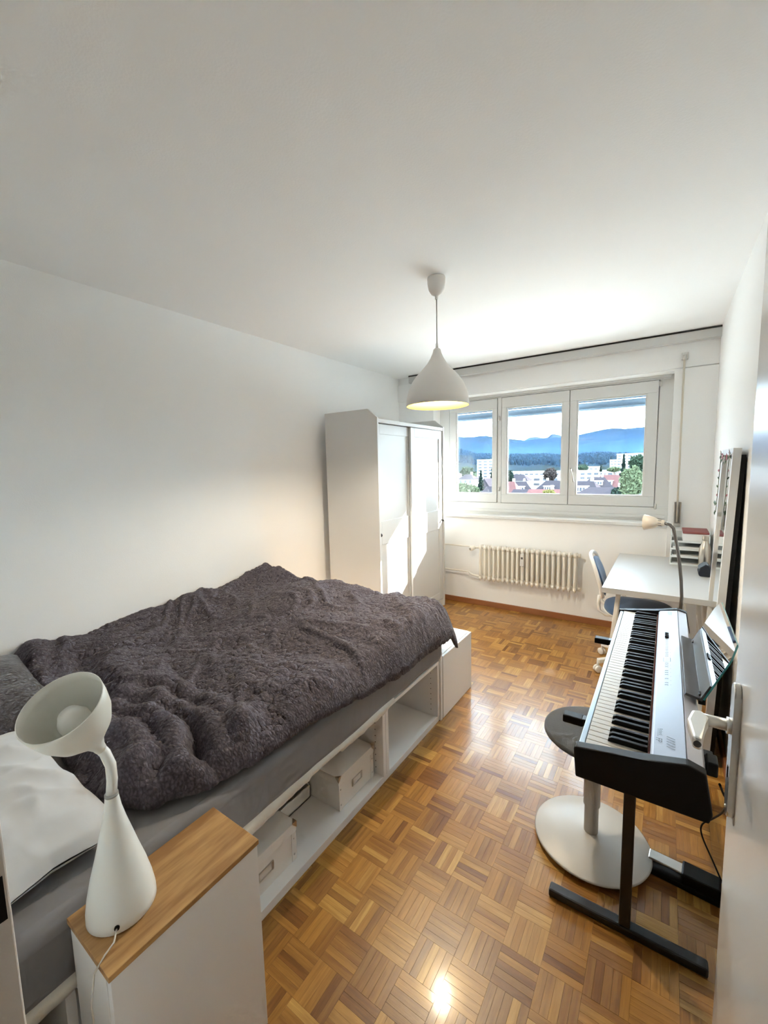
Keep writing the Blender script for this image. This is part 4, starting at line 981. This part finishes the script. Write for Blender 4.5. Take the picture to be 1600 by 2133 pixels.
def build_reading_lamp():
    t = thing('floor_lamp', (0.088, 2.70, 0), 'slim reading floor lamp bending over the desk', 'floor lamp')
    LA = mat('lamp_sand', (0.70, 0.63, 0.54), 0.4)
    x, y = 0.088, 2.70
    B().lathe([(0, 0), (0.115, 0), (0.12, 0.006), (0.118, 0.018), (0.05, 0.026), (0, 0.028)], (x, y, 0), (0, 0, 1), 40).build('foot', STEELW, t)
    B().tube([(x, y, 0.02), (x, y, 0.70)], 0.0105, 12).build('pole', STEELW, t)
    pts = [(x, y, 0.70), (x + 0.002, y, 0.77), (x - 0.004, y, 0.86), (x - 0.016, y, 0.96), (x - 0.031, y, 1.05), (x - 0.042, y, 1.105), (x - 0.050, y + 0.002, 1.140), (x - 0.066, y + 0.003, 1.158), (x - 0.092, y + 0.004, 1.166)]
    B().tube(pts, 0.0082, 12).build('gooseneck', mat('gooseneck_grey', (0.16, 0.155, 0.15), 0.4, 0.6), t)
    hd = Vector((x - 0.088, y + 0.004, 1.166)); a = Vector((-0.93, 0.25, -0.03)).normalized()
    B().lathe([(0, 0.0), (0.014, 0.002), (0.017, 0.008), (0.019, 0.035), (0.024, 0.040), (0.030, 0.050), (0.044, 0.098), (0.0425, 0.098), (0.027, 0.05), (0, 0.044)], hd, a, 28).build('shade', LA, t)
    b = B()
    for k in range(8): u = a.orthogonal().normalized(); q = Matrix.Rotation(2 * pi * k / 8, 3, a) @ u; b.obox(hd + a * 0.022 + q * 0.0185, (a, q, a.cross(q)), (0.008, 0.0006, 0.0014))
    b.build('vent_slots', DARKGREY, t)
    B().tube([(x + 0.004, y, 0.735), (x + 0.016, y, 0.73), (x + 0.020, y, 0.71), (x + 0.016, y, 0.68), (x + 0.013, y, 0.55), (x + 0.015, y, 0.2), (x + 0.03, y, 0.03), (x + 0.06, y + 0.1, 0.004)], 0.0022, 8).build('cable', CRK, t)
build_reading_lamp()

def build_mirror():
    y0, y1, L = 2.47, 2.92, 1.55
    xb, xt = 0.196, 0.243          # front face at floor and at the top
    th = 0.030
    t = thing('mirror', (xb, (y0 + y1) / 2, 0), 'tall white-framed mirror leaning against the wall behind the piano', 'mirror')
    d = Vector((xt - xb, 0, L)).normalized(); n = Vector((d.z, 0, -d.x))          # n points to the wall
    def F(s, y, u): p = Vector((xb, y, 0.002)) + d * s + n * u; return p
    def slab(b, s0, s1, ya, yb_, u0, u1):
        vs = [F(s0, ya, u0), F(s0, yb_, u0), F(s1, yb_, u0), F(s1, ya, u0), F(s0, ya, u1), F(s0, yb_, u1), F(s1, yb_, u1), F(s1, ya, u1)]
        b._add(vs, [(0, 3, 2, 1), (4, 5, 6, 7), (0, 1, 5, 4), (1, 2, 6, 5), (2, 3, 7, 6), (3, 0, 4, 7)])
    b = B(); w_ = 0.028
    slab(b, 0.0, w_, y0, y1, 0, th); slab(b, L - w_, L, y0, y1, 0, th); slab(b, w_, L - w_, y0, y0 + w_, 0, th); slab(b, w_, L - w_, y1 - w_, y1, 0, th)
    b.build('frame', WHITE, t)
    b = B(); slab(b, w_, L - w_, y0 + w_, y1 - w_, 0.010, 0.014); b.build('mirror_glass', mat('silvering', (0.9, 0.92, 0.91), 0.02, 1.0), t)
    b = B(); slab(b, 0.02, L - 0.03, y0 + 0.004, y1 - 0.004, th, th + 0.018); b.build('backing_board', BLACK, t)
    # garland on its top
    g = thing('leaf_garland', (xt - 0.006, 2.72, 1.50), 'small garland of leaves and pink flowers on the mirror top', 'garland')
    GR = mat('leaf_green', (0.05, 0.10, 0.06), 0.6); PK = mat('petal_pink', (0.45, 0.16, 0.22), 0.7); GS = mat('stem_green', (0.08, 0.10, 0.05), 0.7)
    rng = random.Random(3)
    path = [(L - 0.02, y1 - 0.03), (L - 0.035, y1 - 0.13), (L - 0.05, y1 - 0.22), (L - 0.04, y1 - 0.32), (L - 0.022, y1 - 0.41)]
    pts = [F(a_, b_, -0.006) for a_, b_ in path]
    tail = [F(L - 0.02 - 0.045 * k, y1 - 0.03 + 0.006 * sin(k), -0.007) for k in range(8)]
    B().tube(pts, 0.0016, 6).tube(tail, 0.0016, 6).build('stem', GS, g)
    def leafat(p, a_, ln, wd, m_, nm):
        v = Vector((-0.25, cos(a_), sin(a_))).normalized(); s_ = v.cross(Vector((1, 0, 0))).normalized() * ln * wd; mid = Vector((-0.004, 0, 0))
        bb = B(); bb._add([p, p + v * ln * 0.45 + s_, p + v * ln, p + v * ln * 0.45 - s_, p + v * ln * 0.5 + mid], [(0, 1, 4), (1, 2, 4), (2, 3, 4), (3, 0, 4)]); bb.build(nm, m_, g)
    for k, p in enumerate(pts):
        for q in range(5): leafat(p, 2 * pi * q / 5 + k, 0.022, 0.42, PK if k % 2 else mat('petal_white', (0.6, 0.55, 0.55), 0.7), 'petal')
        leafat(p, rng.uniform(3.4, 6.0), 0.04, 0.3, GR, 'leaf')
    for k, p in enumerate(tail[2:]):
        leafat(p, 0.3 + 2.6 * (k % 2) + rng.uniform(-0.3, 0.3), 0.045 if k > 3 else 0.026, 0.34, GR if k % 3 else PK, 'leaf')
build_mirror()

# ------------------------------------------------------------------ door, its handle, door frame
def build_door():
    x0, x1, y0, y1, z1 = 0.117, 0.157, 0.118, 0.945, 2.035
    DP = mat('door_gloss_paint', (0.72, 0.69, 0.65), 0.22, bump=0.05, bscale=9, var=0.01)
    dr = thing('door_1', ((x0 + x1) / 2, y0, 0), 'glossy off-white room door standing open along the right wall', None, kind='structure')
    B().box((x0, y0, 0.008), (x1, y1, z1), 0.004, seg=3).build('leaf', DP, dr)
    hz, hy = 1.048, 0.882
    pl = B(); 
    m = 10; poly = []
    for k in range(m + 1): a = pi * k / m; poly.append((hy + 0.0195 * cos(a), 1.125 - 0.0195 + 0.0195 * sin(a)))
    for k in range(m + 1): a = pi + pi * k / m; poly.append((hy + 0.0195 * cos(a), 0.885 + 0.0195 + 0.0195 * sin(a)))
    hnd = pl.prism(poly, 'x', x0 - 0.010, x0, 0.0025).build('handle_plate', CHROME, dr)
    B().tube([(x0 - 0.008, hy, hz), (x0 - 0.016, hy, hz)], 0.0135, 20).build('handle_collar', ALU, hnd)
    pts = [(x0 - 0.014, hy, hz), (x0 - 0.040, hy, hz), (x0 - 0.056, hy, hz)]
    B().tube(pts, [0.0100, 0.0098, 0.0095], 16).build('handle_neck', ALU, hnd)
    gp = [(x0 - 0.050, hy + 0.011), (x0 - 0.064, hy + 0.004), (x0 - 0.0715, hy - 0.030), (x0 - 0.066, hy - 0.085), (x0 - 0.054, hy - 0.088), (x0 - 0.046, hy - 0.030), (x0 - 0.040, hy - 0.010)]
    B().prism(gp, 'z', hz - 0.0105, hz + 0.0105, 0.004).build('lever', ALU, hnd)
    B().lathe([(0, 0), (0.0055, 0), (0.0055, 0.0008), (0, 0.0008)], (x0 - 0.0600, hy - 0.0866, hz), (0.15, -1, 0), 16).build('lever_end', DARKGREY, hnd)
    B().lathe([(0, 0), (0.0035, 0), (0.0025, 0.0016), (0, 0.002)], (x0 - 0.010, hy, 0.900), (-1, 0, 0), 12).build('screw', CHROME, hnd)
    B().box((x0 - 0.0112, hy - 0.003, 0.955), (x0 - 0.0099, hy + 0.003, 0.975), 0.0004).build('keyhole', BLACK, hnd)
    for z in (0.25, 1.75): B().tube([(x0 - 0.006, y0 + 0.004, z - 0.05), (x0 - 0.006, y0 + 0.004, z + 0.05)], 0.008, 12).build('hinge', CHROME, dr)
    # frame
    FP = mat('door_frame_paint', (0.78, 0.72, 0.66), 0.35)
    fr = thing('trim_2', (-0.64, Y0, 0), 'white door frame with black latch holes at the left edge', None, kind='structure')
    b = B(); b.box((DX0, Y0 - 0.145, 0), (-0.620, Y0 + 0.001, DZ), 0.002); b.build('jamb', FP, fr)
    b = B(); b.box((0.165, Y0 - 0.145, 0), (DX1, Y0 + 0.001, DZ), 0.002); b.build('jamb', FP, fr)
    B().box((-0.620, Y0 - 0.145, DZ - 0.02), (0.165, Y0 + 0.001, DZ), 0.002).build('head', FP, fr)
    B().box((DX0 - 0.05, Y0, DZ), (XR, Y0 + 0.010, DZ + 0.06), 0.003).build('architrave', FP, fr)
    for z0, z1_ in ((0.985, 1.040), (1.066, 1.110)):
        B().box((-0.6205, Y0 - 0.045, z0), (-0.6188, Y0 - 0.0035, z1_)).build('latch_hole', BLACK, fr)
    B().lathe([(0, 0), (0.005, 0), (0.004, 0.0015), (0, 0.002)], (-0.620, Y0 - 0.010, 1.122), (1, 0, 0), 12).build('screw', CHROME, fr)
build_door()

# ================================================================== outside: town, hills, mountains
GZ = -16.0
FIELD = mat('field_green', (0.016, 0.020, 0.012), 0.95, spec=0.0, var=0.35, vscale=0.02, coords='Object')
gb = B(); gb.poly([(-9000, D + 2, GZ), (9000, D + 2, GZ), (9000, 9000, GZ), (-9000, 9000, GZ)])
struct(gb.build('ground', FIELD))
struct(B().box((-70, D + 0.4, GZ - 0.5), (70, 84, GZ + 0.05)).build('added_bounce_ground', mat('pale_bounce_ground', (0.44, 0.44, 0.43), spec=0.0, rough=0.9, var=0.1, vscale=0.3)))  # unseen pale ground, added to bounce daylight up to the ceiling

def ridge(name, sky, Y, depth, m, label, amp, rows=14, foot=GZ - 5, seed=0, fine=1.0, sub=6):
    """terrain whose crest shows as the skyline: crest at distance Y, slopes falling to the valley on both sides"""
    pts = []
    for (a, b_) in zip(sky, sky[1:]):
        for k in range(sub): u = k / sub; pts.append((a[0] + (b_[0] - a[0]) * u, a[1] + (b_[1] - a[1]) * u))
    pts.append(sky[-1])
    V = []; Fc = []; n = len(pts)
    for r_ in range(-rows, rows // 2 + 1):
        for (px, py) in pts:
            c = P(px, py, Y); u = r_ / rows
            y = Y + u * depth; x = c.x * (1 + u * depth / Y * 0.9)
            top = c.z
            k = 1 - abs(u) ** 1.15
            z = foot + (top - foot) * k
            if r_ != 0:
                q = Vector((x / depth * 6, y / depth * 6, seed))
                z += amp * (noise.noise(q) + 0.5 * noise.noise(q * 2.3)) * (1 - k) ** 0.6 * k * 2.2
            q = Vector((x / depth * 40, y / depth * 40, seed))
            z += fine * noise.noise(q)
            V.append((x, y, z))
    R_ = rows + rows // 2
    for a in range(R_):
        for i in range(n - 1): k = a * n + i; Fc.append((k, k + 1, k + n + 1, k + n))
    me = bpy.data.meshes.new(name); me.from_pydata(V, [], Fc); me.materials.append(m)
    for p in me.polygons: p.use_smooth = True
    return tag(link(name, me), label, 'mountain' if 'mountain' in name else 'hill')
FOREST = mat('forest_far', (0.005, 0.007, 0.006), 0.95, spec=0.0, var=0.5, vscale=0.004, detail=8)
ROCK = mat('alpine_rock', (0.010, 0.012, 0.014), 0.95, spec=0.0, var=0.35, vscale=0.003)
ridge('far_mountain', [(700, 915), (820, 905), (930, 912), (1000, 911), (1033, 916), (1060, 920), (1092, 918), (1101, 912), (1110, 911), (1120, 910), (1130, 913), (1141, 911), (1150, 904), (1160, 905), (1177, 909), (1200, 912), (1300, 915), (1420, 905), (1600, 910)], 16000, 3500, ROCK, 'distant jagged mountain chain on the horizon', 120, fine=18, seed=2)
ridge('mountain', [(600, 905), (760, 898), (870, 905), (930, 908), (948, 909), (965, 911), (985, 910), (1000, 908), (1014, 908), (1033, 913), (1060, 914), (1090, 917), (1120, 915), (1150, 913), (1178, 911), (1210, 905), (1240, 898), (1265, 894), (1285, 892), (1300, 893), (1320, 891), (1350, 889), (1420, 884), (1520, 890), (1700, 905)], 8000, 3000, FOREST, 'long blue wooded mountain behind the town', 130, fine=7, seed=5)
HILL = mat('forest_hill', (0.006, 0.008, 0.006), 0.95, spec=0.0, var=0.6, vscale=0.03, detail=8)
hill = ridge('hill', [(500, 955), (700, 948), (870, 940), (930, 940), (955, 941), (985, 944), (1000, 950), (1033, 951), (1060, 952), (1110, 953), (1140, 951), (1178, 954), (1210, 951), (1240, 949), (1290, 950), (1350, 952), (1450, 948), (1700, 955)], 1900, 1000, HILL, 'low wooded hill behind the houses', 10, fine=2.0, seed=9)

# trees on the hill: nobody could count them
def forest():
    rng = random.Random(21); V = []; Fc = []
    for k in range(3600):
        Y = 1200 + 760 * rng.random() ** 0.8; px = rng.uniform(880, 1400)
        x = P(px, 960, Y).x
        u = (Y - 1900) / 1000
        top = interp([(500, 955), (870, 940), (955, 941), (1000, 950), (1060, 952), (1140, 951), (1178, 954), (1240, 949), (1350, 952), (1450, 948)], px)
        c = P(px, top, 1900); kk = 1 - abs(u) ** 1.15
        z = (GZ - 5) + (c.z - (GZ - 5)) * kk - 2
        h_ = rng.uniform(10, 20); w_ = h_ * rng.uniform(0.35, 0.7); con = rng.random() < 0.45
        b = len(V); n = 6
        if con:
            V.append((x, Y, z + h_ * 1.15))
            for q in range(n): V.append((x + 0.45 * w_ * cos(q * pi / 3), Y + 0.45 * w_ * sin(q * pi / 3), z))
            Fc += [(b, b + 1 + q, b + 1 + (q + 1) % n) for q in range(n)]
        else:
            rr = [(0.0, 1.0), (0.40, 0.85), (0.62, 0.55), (0.45, 0.18)]
            V.append((x, Y, z + h_))
            for r_, t_ in rr[1:]:
                for q in range(n): j = rng.uniform(0.8, 1.2); V.append((x + r_ * w_ * j * cos(q * pi / 3), Y + r_ * w_ * j * sin(q * pi / 3), z + h_ * t_))
            Fc += [(b, b + 1 + q, b + 1 + (q + 1) % n) for q in range(n)]
            for l in range(2):
                o_0 = b + 1 + l * n; Fc += [(o_0 + q, o_0 + n + q, o_0 + n + (q + 1) % n, o_0 + (q + 1) % n) for q in range(n)]
    me = bpy.data.meshes.new('hill_forest'); me.from_pydata(V, [], Fc); me.materials.append(HILL)
    tag(link('hill_forest', me), 'dense dark wood covering the low hill', 'forest', kind='stuff')
forest()

ROOFD = mat('roof_slate_brown', (0.026, 0.023, 0.027), 0.8, spec=0.0, var=0.25, vscale=1.2)
ROOFR = mat('roof_red_tile', (0.064, 0.032, 0.031), 0.8, spec=0.0, var=0.25, vscale=1.2)
PLAST = mat('plaster_white', (0.40, 0.39, 0.38), 0.9, spec=0.0); PLASTY = mat('plaster_cream', (0.34, 0.30, 0.25), 0.9, spec=0.0); CONC = mat('concrete_pale', (0.30, 0.31, 0.33), 0.9, spec=0.0)
WDARK = mat('window_dark', (0.03, 0.035, 0.045), 0.2)
def house(px, py, Y, w_, dpt, eave, rise, label, rz=0.0, roof=None, wall=None, hip=0.5, dormer=True, chim=1, wins=4):
    """py: the ridge's height in the view; eave height is found from the rise"""
    r = P(px, py, Y); roof = roof or ROOFD; wall = wall or PLAST
    t = thing('house', (r.x, Y, GZ), label, 'house', 'houses of the town below', rz=rz)
    zt = r.z - GZ; ze = zt - rise; hw, hd = w_ / 2, dpt / 2
    B().box((-hw, -hd, -3), (hw, hd, ze)).build('walls', wall, t, True)
    ov = 0.7; k = hw * hip
    vs = [(-hw - ov, -hd - ov, ze - 0.3), (hw + ov, -hd - ov, ze - 0.3), (hw + ov, hd + ov, ze - 0.3), (-hw - ov, hd + ov, ze - 0.3), (-hw + k, 0, zt), (hw - k, 0, zt)]
    b = B(); b._add(vs, [(0, 1, 5, 4), (1, 2, 5), (2, 3, 4, 5), (3, 0, 4), (3, 2, 1, 0)]); rf = b.build('roof', roof, t, True)
    for i in range(wins):
        x = -hw + (i + 0.5) * w_ / wins
        for z in (ze - 2.3, ze - 5.2):
            wn = B().box((x - 0.75, -hd - 0.10, z - 0.1), (x + 0.75, -hd + 0.05, z + 1.6)).build('window', PLAST, t, True)
            B().box((x - 0.55, -hd - 0.13, z + 0.05), (x + 0.55, -hd - 0.08, z + 1.45)).build('pane', WDARK, wn)
    if dormer:
        zz = ze + rise * 0.18
        dm = B().box((-1.9, -hd * 0.95, zz), (1.9, -hd * 0.2, zz + 1.9)).box((-2.2, -hd * 1.0, zz + 1.9), (2.2, -hd * 0.2, zz + 2.15)).build('dormer', wall, t, True)
        for x in (-1.1, 0, 1.1): B().box((x - 0.38, -hd * 0.95 - 0.06, zz + 0.3), (x + 0.38, -hd * 0.95 + 0.03, zz + 1.6)).build('pane', WDARK, dm)
    for c in range(chim):
        x = hw * (0.35 if c == 0 else -0.45)
        B().box((x - 0.45, hd * 0.1, ze + rise * 0.5), (x + 0.45, hd * 0.1 + 0.9, zt + 1.2)).build('chimney', wall, t, True)
    return t
def block(px, py, Y, w_, dpt, label, wall, floors, rz=0.0, band=True, wins=6, name='apartment_block', cat='building'):
    r = P(px, py, Y); t = thing(name, (r.x, Y, GZ), label, cat, rz=rz); zt = r.z - GZ; hw, hd = w_ / 2, dpt / 2
    B().box((-hw, -hd, -3), (hw, hd, zt)).build('walls', wall, t, True)
    B().box((-hw - 0.4, -hd - 0.4, zt), (hw + 0.4, hd + 0.4, zt + 0.5)).build('flat_roof', CONC, t, True)
    for f_ in range(floors):
        z = zt - 2.6 - f_ * 3.0
        for i in range(wins):
            x = -hw + (i + 0.5) * w_ / wins; s = w_ / wins * 0.32
            B().box((x - s, -hd - 0.08, z), (x + s, -hd + 0.05, z + 1.5)).build('window', WDARK, t, True)
    return t
house(1083, 1003, 190, 11, 9, 0, 5.0, 'dark-roofed house seen at the left of the middle pane', rz=0.3, dormer=True, chim=2)
house(1098, 1019, 150, 14, 10, 0, 4.6, 'dark-roofed house low in the middle pane', rz=0.25, hip=0.35)
house(1152, 1001, 215, 14, 12, 0, 5.5, 'dark hip-roofed house with a dormer right of the middle pane', rz=-0.2, chim=2)
house(1135, 1019, 140, 12, 9, 0, 3.2, 'red-roofed house behind the yellow bush in the middle pane', roof=ROOFR, rz=0.1, dormer=False, hip=0.2)
house(1062, 1003, 176, 8, 9, 0, 5.0, 'red-roofed house at the left edge of the middle pane', roof=ROOFR, wall=PLASTY, dormer=False)
house(1219, 1002, 170, 12, 10, 0, 4.6, 'dark-roofed house at the left of the right pane', rz=-0.15, chim=1)
house(1245, 994, 230, 12, 10, 0, 4.5, 'dark-roofed house with a white gable in the right pane', rz=0.2)
house(1272, 989, 250, 17, 12, 0, 6.0, 'red-roofed villa with dormer in the right pane', roof=ROOFR, rz=-0.1, chim=2)
house(1262, 1015, 135, 20, 12, 0, 3.6, 'broad dark-roofed house low in the right pane', dormer=False, hip=0.55)
house(1347, 974, 190, 13, 10, 0, 6.0, 'pale red-roofed house behind the bright tree', roof=ROOFR, wall=PLAST, hip=0.2, dormer=False)
house(976, 988, 210, 8, 8, 0, 2.2, 'small white cube house in the left pane', hip=0.6, dormer=False, wall=PLAST, wins=3)
house(1018, 996, 185, 7, 8, 0, 5.0, 'white gabled house between the conifers of the left pane', hip=0.0, dormer=False, rz=1.3)
house(1026, 1013, 160, 9, 8, 0, 4.0, 'dark-roofed house at the foot of the left pane', dormer=False)
house(1080, 988, 260, 13, 10, 0, 3.5, 'grey-roofed house in the second row of the middle pane', dormer=False)
house(948, 983, 250, 6, 8, 0, 1.5, 'white house at the left edge of the window', dormer=False)
block(1016, 958, 420, 21, 14, 'white high-rise with balconies in the left pane', PLAST, 7, rz=0.4, wins=4)
block(1102, 983, 330, 26, 14, 'long low white building in the middle pane', PLAST, 2, wins=7)
block(1124, 992, 280, 28, 14, 'flat-roofed pale hall behind the houses of the middle pane', CONC, 2, wins=5, name='hall', cat='building')
block(1252, 981, 340, 62, 14, 'long flat school building across the right pane', PLAST, 2, wins=14, name='school_building')
block(1326, 945, 520, 34, 14, 'tall white apartment slab at the right of the window', PLAST, 9, rz=-0.5, wins=6)
block(1283, 958, 560, 11, 10, 'left one of two small white towers in the right pane', PLAST, 5, wins=3)
block(1296, 957, 600, 9, 10, 'right one of two small white towers in the right pane', PLAST, 5, wins=3)
block(1225, 973, 480, 20, 12, 'low white building before the wooded hill', PLAST, 2, wins=5)

LEAFD = mat('leaf_dark', (0.010, 0.017, 0.014), 0.85, spec=0.0, var=0.4, vscale=0.8); LEAFM = mat('leaf_mid', (0.019, 0.030, 0.020), 0.85, spec=0.0, var=0.4, vscale=0.8)
LEAFL = mat('leaf_light', (0.050, 0.062, 0.036), 0.85, spec=0.0, var=0.35, vscale=0.8); LEAFY = mat('leaf_yellow', (0.080, 0.072, 0.026), 0.85, spec=0.0, var=0.3, vscale=0.8); LEAFB = mat('leaf_bronze', (0.028, 0.023, 0.022), 0.85, spec=0.0, var=0.3)
BARK = mat('bark', (0.05, 0.04, 0.03), 0.95, spec=0.0)
for m_ in (LEAFD, LEAFM, LEAFL, LEAFY, LEAFB):
    b_ = m_.node_tree.nodes['Principled BSDF']; b_.inputs['Transmission Weight'].default_value = 0.0
def tree(px, py, Y, wpx, hpx, m, label, conifer=False, n=1400, seed=0):
    """py: top of the crown"""
    top = P(px, py, Y); k = (P(px, py, Y) - P(px, py + 1, Y)).z; hh = hpx * k; ww = wpx * k / 2
    rng = random.Random(seed + int(px)); t = thing('tree', (top.x, Y, GZ), label, 'tree', 'trees in the town')
    zt = top.z - GZ; zb = zt - hh; V = []; Fc = []; s0 = max(0.35, ww * 0.16)
    for q in range(n):
        if conifer:
            u = rng.random() ** 0.7; r_ = ww * u * rng.uniform(0.55, 1.05) * (0.8 + 0.25 * sin(u * 38)); a = rng.uniform(0, 2 * pi)
            c = Vector((r_ * cos(a), r_ * sin(a), zt - hh * u))
        else:
            while True:
                v = Vector((rng.gauss(0, 1), rng.gauss(0, 1), rng.gauss(0, 1))).normalized()
                lump = 1 + 0.35 * noise.noise(v * 2.2 + Vector((seed, px * 0.01, 0)))
                rad = rng.uniform(0.55, 1.0) * lump
                break
            c = Vector((v.x * ww * rad, v.y * ww * rad, zt - hh * 0.5 + v.z * hh * 0.5 * rad))
        d1 = Vector((rng.gauss(0, 1), rng.gauss(0, 1), rng.gauss(0, 1))).normalized(); d2 = d1.orthogonal().normalized()
        s = s0 * rng.uniform(0.6, 1.3); b = len(V)
        V += [c - d1 * s, c + d2 * s * 0.7, c + d1 * s, c - d2 * s * 0.7]; Fc.append((b, b + 1, b + 2, b + 3))
    me = bpy.data.meshes.new('foliage'); me.from_pydata([tuple(v) for v in V], [], Fc); me.materials.append(m)
    link('foliage', me, t, True)
    B().tube([(0, 0, -2), (0, 0, zt - hh * 0.35)], [ww * 0.10 + 0.15, ww * 0.04 + 0.06], 8).build('trunk', BARK, t, True)
tree(1318, 974, 85, 42, 66, LEAFL, 'bright green tree low at the right of the window', seed=1, n=2600)
tree(1300, 946, 170, 17, 60, LEAFD, 'tall dark conifer left of the bright tree', True, seed=2, n=1800)
tree(1330, 948, 150, 34, 36, LEAFM, 'round green tree above the bright tree', seed=3, n=2000)
tree(1290, 1016, 95, 30, 26, LEAFD, 'dark bush at the foot of the bright tree', seed=4)
tree(1252, 968, 330, 6, 14, LEAFD, 'small pointed conifer in the middle of the right pane', True, seed=5, n=700)
tree(1147, 975, 240, 26, 26, LEAFB, 'bronze-leaved round tree in the middle pane', seed=6, n=1800)
tree(1144, 1021, 105, 24, 22, LEAFY, 'yellow bush at the bottom of the middle pane', seed=7, n=1400)
tree(1062, 980, 200, 16, 26, LEAFD, 'dark tree at the left edge of the middle pane', seed=8)
tree(1028, 958, 230, 22, 52, LEAFD, 'dark broad conifer at the right of the left pane', True, seed=9, n=1800)
tree(1002, 980, 160, 16, 42, LEAFD, 'slender dark conifer in the left pane', True, seed=10, n=1600)
tree(972, 972, 260, 30, 36, LEAFM, 'grey-green tree in the left pane', seed=11, n=1800)
tree(960, 1006, 110, 36, 34, LEAFL, 'light green tree at the foot of the left pane', seed=12, n=2000)
tree(985, 1010, 115, 26, 30, LEAFL, 'pale bush right of the light green tree in the left pane', seed=13, n=1400)
tree(945, 975, 240, 20, 40, LEAFM, 'tall green tree at the left edge of the window', seed=14, n=1400)
tree(1215, 968, 380, 20, 14, LEAFM, 'rounded tree before the hill in the right pane', seed=15, n=800)
tree(1280, 973, 300, 26, 10, LEAFL, 'low light shrubs in front of the long school building', seed=16, n=800)

# valley haze: a real body of thin blue mist over the plain
hz = bpy.data.materials.new('valley_haze'); hz.use_nodes = True; n = hz.node_tree; n.nodes.clear()
out = n.nodes.new('ShaderNodeOutputMaterial'); vs_ = n.nodes.new('ShaderNodeVolumeScatter')
vs_.inputs['Color'].default_value = (0.13, 0.37, 1.0, 1); vs_.inputs['Density'].default_value = 2.2e-6; vs_.inputs['Anisotropy'].default_value = 0.2
n.links.new(vs_.outputs[0], out.inputs['Volume'])
hb = B().box((-14000, 60, GZ - 200), (14000, 20000, 650)); ho = hb.build('valley_haze', hz)
tag(ho, 'thin blue haze lying over the town and the mountains', 'haze', kind='stuff')

mm = hz.copy(); mm.name = 'valley_mist'
for nd in mm.node_tree.nodes:
    if nd.type == 'VOLUME_SCATTER': nd.inputs['Density'].default_value = 2.0e-5; nd.inputs['Color'].default_value = (0.16, 0.45, 1.0, 1)
tag(B().box((-3500, 330, GZ - 100), (3500, 2400, 75)).build('valley_mist', mm), 'low blue mist in front of the wooded hill', 'mist', kind='stuff')

mf = hz.copy(); mf.name = 'foothill_haze'
for nd in mf.node_tree.nodes:
    if nd.type == 'VOLUME_SCATTER': nd.inputs['Density'].default_value = 5.0e-6; nd.inputs['Color'].default_value = (0.17, 0.42, 1.0, 1)
tag(B().box((-9000, 2450, GZ - 150), (9000, 7400, 190)).build('foothill_haze', mf), 'pale haze along the foot of the wooded mountain', 'haze', kind='stuff')
